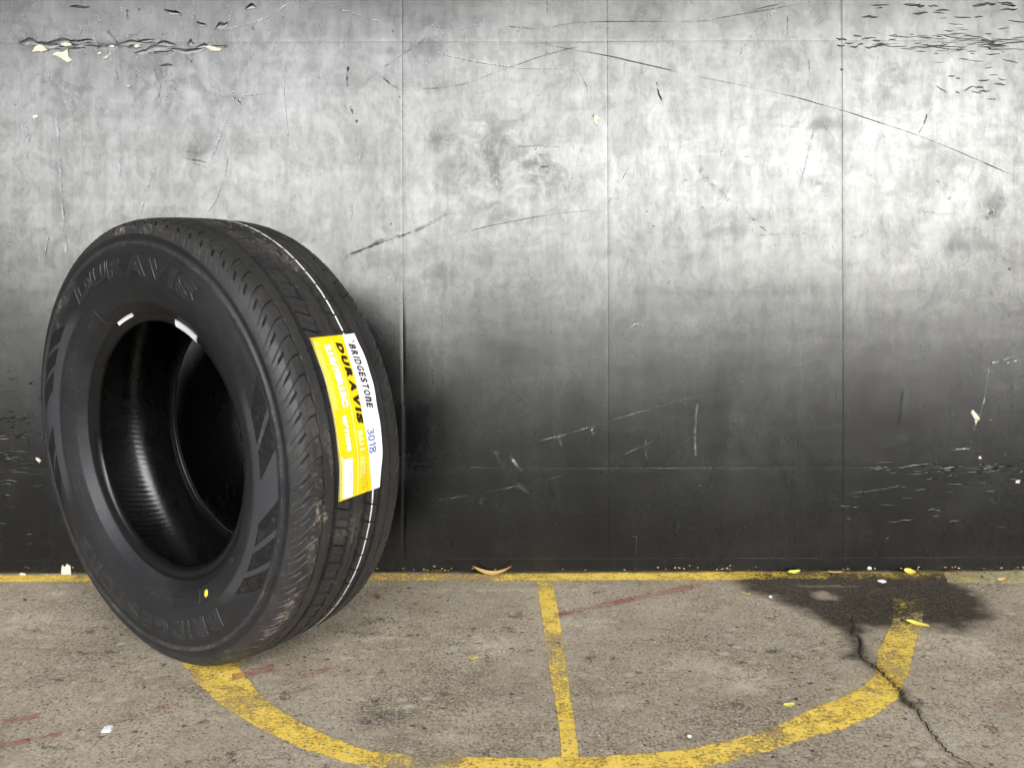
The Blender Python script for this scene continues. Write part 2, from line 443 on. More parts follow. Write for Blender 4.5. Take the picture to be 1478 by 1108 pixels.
def wetness(x, y):
    w = poly_sd(x, y, WET)
    w = w + (fbm(x * 22, y * 34, 41, 4) - 0.5) * 0.040 + (fbm(x * 120, y * 160, 45, 2) - 0.5) * 0.014
    a = np.clip(0.5 + w / 0.050, 0, 1)
    cx_, cy_ = on_floor(1186, 857)
    q = np.hypot((x - cx_) / .030, (y - cy_) / .022) + (fbm(x * 60, y * 90, 47, 3) - .5) * 1.4
    a = a * (1 - .62 * np.clip(1.3 - q, 0, 1))
    cx_, cy_ = on_floor(1190, 845)
    q = np.hypot((x - cx_) / .085, (y - cy_) / .007) + (fbm(x * 60, y * 90, 48, 3) - .5) * 1.6
    a = a * (1 - .5 * np.clip(1.2 - q, 0, 1))
    d = seg_dist(x, y, CRACK[:60])
    t = np.clip(1 - d / (0.026 * (0.35 + fbm(x * 30, y * 30, 3, 3))), 0, 1) * 0.78
    return np.maximum(a, t)

def build_ground():
    xs = np.concatenate([[-260, -120, -50, -22, -10, -5, -3, -2.2, -1.7], np.arange(-1.40, 1.45, 0.003), [1.7, 2.2, 3, 5, 10, 22, 50, 120, 260]])
    ys = np.concatenate([[-260, -150, -90, -60, -46, -42, -38, -34, -30, -26, -20, -14, -9, -6, -4.6, -3.8, -3.4, -3.2, -3.0, -2.8, -2.6, -2.4, -2.2, -2.0, -1.6, -1.3, -1.1, -0.95, -0.85], np.arange(-0.78, 0.020, 0.003), [0.5, 3, 30, 260]])
    X, Y = np.meshgrid(xs, ys, indexing='ij')
    Z = ground_z(X, Y)
    dcr = seg_dist(X, Y, CRACK)
    Z -= np.clip(1 - dcr / 0.0045, 0, 1) * 0.004
    V = np.stack([X, Y, Z], -1).reshape(-1, 3)
    me = mesh_np('ground', V, grid_quads(len(xs), len(ys)))
    x, y = X.ravel(), Y.ravel()
    attr(me, 'wet', wetness(x, y))
    pale = np.zeros(len(x)); dark = np.zeros(len(x)); red = np.zeros(len(x))
    def blob(arr, px, py, rx, ry, amp, seed=1):
        cx_, cy_ = on_floor(px, py)
        ex = abs(on_floor(px + rx, py)[0] - cx_); ey = abs(on_floor(px, py - ry)[1] - cy_)
        dd = np.hypot((x - cx_) / ex, (y - cy_) / ey) + (fbm(x * 40, y * 40, seed, 3) - 0.5) * 1.1
        arr[:] = np.maximum(arr, np.clip(1.35 - dd, 0, 1) * amp)
    for b in [(45, 892, 34, 10, 1.0), (20, 905, 30, 6, .8), (75, 857, 18, 4, .9), (100, 958, 50, 10, .35), (560, 905, 30, 8, .35), (715, 935, 26, 14, .8), (690, 925, 22, 10, .6), (800, 895, 30, 6, .5),
              (545, 920, 40, 4, .7), (520, 936, 34, 3, .8), (505, 948, 24, 4, .9), (590, 935, 16, 3, .7), (1070, 980, 60, 16, .8), (1010, 960, 50, 14, .5), (1110, 930, 70, 14, .3), (1380, 930, 60, 22, .8), (1430, 990, 60, 14, .7), (1290, 950, 0.1, .1, .1),
              (1000, 880, 80, 10, .25), (650, 1065, 60, 10, .5), (700, 1030, 80, 16, .35), (950, 1050, 60, 14, .4), (250, 1030, 90, 18, .25), (60, 1090, 90, 18, .3), (900, 1010, 50, 12, .4), (1340, 1070, 90, 20, .35), (860, 900, 40, 8, .5), (830, 850, 60, 4, .6), (700, 850, 90, 2.5, .6), (1180, 878, 26, 9, .0)]:
        blob(pale, *b, seed=int(b[0]) % 50)
    for b in [(530, 895, 12, 4, 1.), (552, 893, 10, 4, 1.), (568, 896, 7, 3, .9), (538, 912, 14, 4, .7), (598, 870, 6, 2, .9), (505, 875, 10, 3, .7), (485, 902, 12, 5, .5), (520, 918, 10, 3, .7), (453, 935, 8, 3, .8),
              (560, 1035, 24, 8, .9), (528, 1040, 18, 8, .8), (525, 1020, 24, 6, .6), (545, 1048, 22, 6, .5), (130, 1068, 10, 4, 1.), (20, 1082, 8, 4, .9), (62, 972, 6, 4, .8), (140, 983, 16, 4, .6), (130, 942, 8, 3, .8), (235, 955, 8, 2, .9), (410, 1000, 7, 4, .8), (305, 1095, 16, 3, .8),
              (955, 1070, 20, 7, .9), (905, 1060, 10, 4, .7), (1173, 1088, 10, 8, 1.), (1019, 1043, 9, 4, .8), (710, 1082, 14, 5, .6), (780, 1080, 26, 6, .5), (1430, 1050, 10, 8, .9), (1245, 1064, 34, 4, .6), (1275, 1060, 16, 4, .6), (1080, 1003, 9, 7, .5), (1420, 975, 30, 8, .3), (1350, 1050, 12, 4, .6),
              (1355, 1016, 8, 4, .7), (1422, 1036, 8, 5, .8), (1447, 1075, 8, 5, .8), (1287, 1090, 10, 6, .5), (1220, 1083, 14, 8, .5), (700, 990, 70, 14, .25), (640, 960, 60, 14, .2), (760, 885, 30, 4, .6), (810, 878, 6, 3, .8), (150, 880, 60, 14, .15), (1100, 920, 60, 5, .25)]:
        blob(dark, *b, seed=int(b[1]) % 50)
    for b in [(253, 1017, 4, 3, .9), (237, 1021, 16, 3, .7), (205, 1010, 14, 3, .5), (128, 1050, 5, 3, .8), (160, 1040, 10, 3, .4), (190, 1032, 14, 3, .4), (240, 990, 10, 3, .6), (700, 900, 8, 4, .6), (658, 905, 7, 3, .8), (500, 965, 5, 4, .6), (870, 1090, 10, 3, .5), (1455, 1016, 6, 5, .7), (1440, 1018, 20, 8, .35), (1100, 905, 20, 3, .3), (1060, 890, 8, 3, .5), (1245, 870, 5, 2.4, 1.)]:
        blob(red, *b, seed=int(b[0]) % 40)
    attr(me, 'pale', pale); attr(me, 'dark', dark); attr(me, 'red', red)
    return link('ground', me, M['concrete'], kind='structure')
ground = build_ground()

def drape_band(name, left, right, mat, cover, n_across=14, step=0.006, lift=0.0007, label=None):
    """a painted band between two edge lines (photo spots), lying on the concrete"""
    A = np.array([on_floor(*p) for p in left]); B = np.array([on_floor(*p) for p in right])
    mid = (A + B) / 2
    L = np.concatenate([[0], np.cumsum(np.hypot(*np.diff(mid, axis=0).T))])
    n = max(2, int(L[-1] / step))
    s = np.linspace(0, L[-1], n)
    a = np.stack([np.interp(s, L, A[:, i]) for i in (0, 1)], -1); b = np.stack([np.interp(s, L, B[:, i]) for i in (0, 1)], -1)
    for arr in (a, b):                                   # soften the corners between measured spots
        for _ in range(6): arr[1:-1] = (arr[:-2] + 2 * arr[1:-1] + arr[2:]) / 4
    v = np.linspace(-0.12, 1.12, n_across)
    P = a[:, None] + (b - a)[:, None] * v[None, :, None]
    X, Y = P[..., 0], P[..., 1]
    Z = ground_z(X, Y) + lift
    me = mesh_np(name, np.stack([X, Y, Z], -1).reshape(-1, 3), grid_quads(n, n_across))
    U = np.repeat((s / L[-1])[:, None], n_across, 1); VV = np.repeat(v[None], n, 0)
    edge = np.clip(np.minimum(VV + 0.02, 1.02 - VV) / 0.10, -1, 1) * 0.5
    c = cover(U, VV, X, Y) + edge - 0.5 + 0.02
    attr(me, 'cover', c); attr(me, 'wet', wetness(X.ravel(), Y.ravel()))
    return link(name, me, mat, ground, label)

# centre stripe
cl = [(771, 836), (772.5, 842), (776, 862), (780.6, 885), (784, 920), (787.6, 949), (795.4, 991), (801, 1020), (804, 1044), (808, 1075), (809.5, 1097), (811, 1135)]
cr = [(801, 836), (801, 842), (803, 862), (807.7, 885), (814, 920), (819.3, 949), (823.5, 991), (828, 1020), (830.6, 1044), (835, 1075), (837, 1097), (839, 1135)]
drape_band('painted_line', cl, cr, M['yellow'], lambda u, v, x, y: 0.68 + 0.12 * np.sin(u * 9) - 0.16 * np.exp(-((u - 0.05) / 0.06) ** 2) - 0.05 * np.exp(-((u - 0.42) / 0.07) ** 2), 12, label='straight yellow centre line running out from the wall')
# half circle
inner = [(330, 905), (337, 925), (345, 948), (354, 970), (375, 995), (399, 1018), (440, 1045), (490, 1069), (540, 1086), (620, 1091), (690, 1092), (760, 1094), (830, 1093), (915, 1088), (958, 1084), (1010, 1075), (1063, 1063), (1115, 1046), (1169, 1022), (1215, 1003), (1248, 985), (1262, 970), (1264, 938), (1276, 915), (1285, 896), (1286, 875), (1284, 846)]
outer = [(228, 905), (240, 925), (247, 940), (255, 952), (280, 985), (310, 1015), (370, 1052), (432, 1082), (500, 1104), (600, 1122), (690, 1128), (760, 1130), (830, 1130), (915, 1124), (958, 1118), (1010, 1110), (1063, 1098), (1115, 1084), (1169, 1066), (1215, 1054), (1262, 1036), (1300, 1008), (1314, 975), (1322, 938), (1332, 896), (1337, 875), (1338, 846)]
def arc_cover(u, v, x, y):
    g = lambda c, w: np.exp(-((u - c) / w) ** 2)
    c = 0.72 + 0 * u
    c -= 0.10 * g(0.16, 0.05) + 0.30 * g(0.345, 0.028) + 0.12 * g(0.60, 0.05)
    c -= 0.10 * g(0.80, 0.04)
    c -= 0.31 * np.clip((u - 0.855) / 0.05, 0, 1) - 0.1 * g(0.90, 0.02)
    c -= 0.06 * np.clip((u - 0.94) / 0.03, 0, 1)
    return c
drape_band('painted_line', inner, outer, M['yellow'], arc_cover, 30, label='curved yellow half circle line')
# strip along the wall foot
top = [(-150, 829), (0, 829), (60, 829), (130, 829), (500, 826), (700, 825), (1000, 824), (1200, 823), (1478, 823), (1640, 822)]
bot = [(-150, 840), (0, 840), (60, 840), (130, 840), (500, 839), (700, 838), (1000, 838), (1200, 837), (1478, 839), (1640, 840)]
def strip_cover(u, v, x, y):
    w = wetness(x.ravel(), y.ravel()).reshape(x.shape)
    c = 0.66 + 0.10 * np.sin(x * 5) + 0.05 * np.sin(x * 17)
    return c - 0.16 * w - 0.30 * np.clip((x - 0.90) / 0.08, 0, 1)
drape_band('painted_line', top, bot, M['yellow'], strip_cover, 10, 0.005, label='yellow strip along the wall foot')
drape_band('painted_line', [(1360, 824), (1478, 823), (1640, 822)], [(1370, 843), (1478, 846), (1640, 846)], M['cream_paint'], lambda u, v, x, y: 0.62 + 0 * u, 10, 0.005, 0.0004, label='cream end of the strip along the wall foot')
drape_band('painted_line', [(1284, 893), (1282, 905), (1272, 930), (1266, 965)], [(1336, 880), (1336, 905), (1325, 938), (1318, 965)], M['cream_paint'], lambda u, v, x, y: 0.50 + 0.1 * np.sin(u * 7), 12, 0.005, 0.0004, label='faded pale end of the half circle')
# red lines
for a_, b_, w_, cv in [((800, 889), (1000, 846), 9, .72), ((985, 848), (1075, 838), 12, .44), ((228, 1000), (300, 984), 13, .42), ((335, 977), (395, 962), 11, .78), ((-10, 1045), (56, 1032), 8, .70), ((-10, 1077), (90, 1058), 8, .70), ((434, 976), (492, 960), 8, .64), ((640, 908), (705, 888), 9, .40), ((500, 960), (560, 944), 6, .35)]:
    n_ = 5
    top_ = [(a_[0] + (b_[0] - a_[0]) * i / n_, a_[1] + (b_[1] - a_[1]) * i / n_ - w_ / 2) for i in range(n_ + 1)]
    bot_ = [(p[0], p[1] + w_) for p in top_]
    drape_band('faded_red_line', top_, bot_, M['redp'], lambda u, v, x, y, cv=cv: cv + 0.10 * np.sin(u * 13 + a_[0]) - 0.2 * np.abs(u - .5), 8, 0.006, 0.0010)

# the crack, dark dirt at its bottom
def ribbon(pts, widths, amp, z_of, plane='floor', rows=5):
    """verts, quads, fade for a strip following pts; fade falls to 0 at rim and ends"""
    p = np.array(pts, float); n = len(p)
    t = np.gradient(p, axis=0); t /= np.linalg.norm(t, axis=1)[:, None] + 1e-9
    nr = np.stack([-t[:, 1], t[:, 0]], -1)
    k = np.linspace(-1, 1, rows)
    w = np.asarray(widths, float).reshape(-1, 1) * 0.5
    P = p[:, None] + nr[:, None] * (w * k[None])[..., None]
    V = z_of(P[..., 0], P[..., 1]).reshape(-1, 3)
    q = grid_quads(n, rows)
    s = np.linspace(0, 1, n)
    endf = np.clip(np.minimum(s, 1 - s) / 0.10, 0, 1)
    fade = np.clip((1 - np.abs(k)) * 1.5, 0, 1)[None] * endf[:, None] * np.asarray(amp)
    return V, q, fade.ravel()

def join(parts, name):
    Vs, Qs, Fs, o = [], [], [], 0
    for V, q, f in parts:
        Vs.append(V); Qs.append(q + o); Fs.append(f); o += len(V)
    me = mesh_np(name, np.vstack(Vs), np.vstack(Qs)); attr(me, 'fade', np.concatenate(Fs)); return me

floor_z = lambda x, y: np.stack([x, y, ground_z(x, y) + 0.0013], -1)
wv = 0.0046 * (0.45 + 0.9 * fbm(np.arange(len(CRACK)) * 0.23, np.zeros(len(CRACK)), 77, 3)) * np.linspace(1.15, 0.55, len(CRACK))
link('crack', join([ribbon(CRACK, wv, 1.0, floor_z), ribbon(CRACK + 0.004, wv * 0.6, 0.5, floor_z)], 'crack'), M['crack'], ground)

# ----------------------------------------------------------------------------
# the wall: black painted boards, seams between them
# ----------------------------------------------------------------------------
wall = thing('wall', 'tall black glossy painted board wall, scratched and peeling, behind the tyre', 'wall')
def wall_y(x, z):
    """relief of the board faces, metres towards the viewer (negative y)"""
    return -(0.0008 * (fbm(x * 3.2, z * 2.6, 61, 2) - 0.5) + 0.00007 * (fbm(x * 21, z * 14, 63, 2) - 0.5))

def scuff_map(x, z):
    s = np.zeros(np.shape(x))
    def blob(px, py, rx, ry, a, seed=0):
        nonlocal s
        cx_, cz_ = on_wall(px, py); k = CAM_D / FPX
        d = np.hypot((x - cx_) / (rx * k), (z - cz_) / (ry * k)) + (fbm(x * 13, z * 13, seed, 3) - .5) * 0.9
        s = np.maximum(s, np.clip(1.2 - d, 0, 1) * a)
    for b in [(720, 230, 110, 70, 1.0), (790, 250, 60, 60, .9), (640, 210, 40, 50, .7), (700, 180, 50, 25, .7), (710, 300, 60, 25, .6), (250, 115, 80, 45, .8), (205, 135, 30, 30, .9), (120, 140, 60, 40, .7), (40, 60, 60, 30, .6), (280, 222, 30, 16, .9), (600, 60, 60, 40, .5),
              (1010, 320, 40, 30, .6), (1030, 275, 20, 24, .8), (1435, 305, 20, 28, 1.), (1180, 180, 50, 10, .8), (1180, 260, 30, 12, .7), (640, 395, 26, 20, .7), (790, 435, 20, 10, .6), (1300, 130, 40, 60, .4), (1160, 40, 60, 50, .4), (1400, 355, 100, 8, .6), (930, 30, 40, 20, .5),
              (700, 650, 60, 40, .6), (860, 640, 60, 60, .5), (1040, 640, 60, 70, .7), (740, 610, 60, 40, .5), (960, 600, 60, 50, .5), (1090, 620, 40, 60, .6), (660, 560, 60, 50, .4), (1380, 620, 60, 60, .4), (780, 700, 80, 30, .5), (690, 720, 60, 30, .4), (1000, 720, 90, 30, .4), (320, 60, 200, 16, .4)]:
        blob(*b, seed=int(b[0]) % 37)
    return s

def board(x0, x1, z0, z1, proud=0.0, fine=0.007):
    g = 0.00008; bev = 0.00018; th = 0.010; hb = 0.10
    x0 += g; x1 -= g; z0 += g * hb; z1 -= g * hb
    nx = max(4, int((x1 - x0) / fine)); nz = max(4, int((min(z1, 1.25) - z0) / fine)) if z0 < 1.2 else 6
    xs = np.concatenate([[x0, x0, x0 + bev], np.linspace(x0 + 2 * bev, x1 - 2 * bev, nx), [x1 - bev, x1, x1]])
    zs = np.linspace(z0 + 2 * bev, z1 - 2 * bev, nz)
    if z1 > 1.3 and z0 < 1.2: zs = np.concatenate([np.linspace(z0 + 2 * bev, 1.25, nz), np.linspace(1.5, z1 - 2 * bev, 5)])
    zs = np.concatenate([[z0, z0, z0 + bev], zs, [z1 - bev, z1, z1]])
    dx = np.zeros(len(xs)); dx[[0, -1]] = th; dx[[1, -2]] = bev; dx[[2, -3]] = bev * 0.25
    dz = np.zeros(len(zs)); dz[[0, -1]] = th; dz[[1, -2]] = bev * hb; dz[[2, -3]] = bev * 0.2 * hb
    X, Z = np.meshgrid(xs, zs, indexing='ij')
    drop = np.maximum(dx[:, None], dz[None])
    Y = wall_y(X, Z) - proud + drop
    me = mesh_np('board', np.stack([X, Y, Z], -1).reshape(-1, 3), grid_quads(len(xs), len(zs))[:, ::1])
    attr(me, 'scuff', scuff_map(X, Z).ravel())
    return link('board', me, M['wall'], wall)

seam_x = [-1.95, on_wall(418, 330)[0], on_wall(582, 554)[0], on_wall(878, 554)[0], on_wall(1217, 554)[0], on_wall(1392, 554)[0] + 0.55, 2.4]
seam_x = [-1.95] + seam_x[2:5] + [1.30, 2.1]
zA, zB, zC = on_wall(739, 806)[1], on_wall(739, 675)[1], on_wall(739, 60)[1]
rr = random.Random(3)
for i in range(len(seam_x) - 1):
    a_, b_ = seam_x[i], seam_x[i + 1]
    for z0, z1 in ((zA, zB), (zB, zC), (zC, 2.2)):
        board(a_, b_, z0, z1, rr.uniform(0.0, 0.0003))
for i, (a_, b_) in enumerate([(-1.95, -0.21), (-0.21, 0.33), (0.33, 0.77), (0.77, 2.1)]):
    o = board(a_, b_, 0.0035, zA, 0.0005, 0.006); o.name = 'base_strip'; o.data.name = 'base_strip'
bm = bmesh.new(); bmesh.ops.create_cube(bm, size=1.0); 
for v in bm.verts: v.co = Vector((v.co.x * 22.0, v.co.y * 0.09 + 0.0535, v.co.z * 4.7 + 2.352))
me = bpy.data.meshes.new('backing'); bm.to_mesh(me); bm.free()
link('backing', me, M['backing'], wall)

wall_pt = lambda lift: (lambda x, z: np.stack([x, wall_y(x, z) - 0.0008 - lift, z], -1))

def spline(pts, n=8):
    p = np.array(pts, float)
    if len(p) < 3: return np.array([p[0] + (p[-1] - p[0]) * t for t in np.linspace(0, 1, n * 2)])
    out = []
    q = np.vstack([2 * p[0] - p[1], p, 2 * p[-1] - p[-2]])
    for i in range(1, len(q) - 2):
        for t in np.linspace(0, 1, n, endpoint=False):
            out.append(0.5 * ((2 * q[i]) + (-q[i - 1] + q[i + 1]) * t + (2 * q[i - 1] - 5 * q[i] + 4 * q[i + 1] - q[i + 2]) * t * t + (-q[i - 1] + 3 * q[i] - 3 * q[i + 1] + q[i + 2]) * t ** 3))
    out.append(p[-1]); return np.array(out)

PXM = CAM_D / FPX
marks = {'scratch': [], 'scuff': [], 'score': []}
def mark(kind, crop, pts, w, amp=1.0, wob=0.6):
    ox, oy = crop
    P = spline([(ox + x / 2.954, oy + y / 2.954) for x, y in pts])
    P = np.array([on_wall(*p) for p in P])
    n = len(P); sd = random.randrange(999)
    P = P + (np.stack([fbm(np.arange(n) * .5, np.zeros(n), sd, 2), fbm(np.arange(n) * .5, np.zeros(n) + 5, sd, 2)], -1) - .5) * PXM * wob * 2
    W = w * PXM * (0.55 + 0.9 * fbm(np.arange(n) * .35, np.zeros(n) + 9, sd, 2))
    lift = {'score': 0.0, 'scuff': 0.00025, 'scratch': 0.0005}[kind] + random.random() * 0.0002
    low = np.clip((CAM_H + 0.13 - P[:, 1:2]) / 0.16, 0, 1)          # rubs thinned, scratches strengthened to suit the dark reflection low on the boards
    if kind == 'scuff': amp = amp * (1 - 0.25 * low)
    if kind == 'scratch': amp = amp * (1 + 0.15 * low)
    amp = amp * np.clip(0.15 + 1.5 * fbm(np.arange(n) * .45, np.zeros(n) + 31, sd, 3), 0, 1.25)[:, None]
    marks[kind].append(ribbon(P, W, amp, wall_pt(lift)))
A1, A2, A3, A4, A5 = (0, 0), (490, 0), (978, 0), (550, 375), (978, 375)
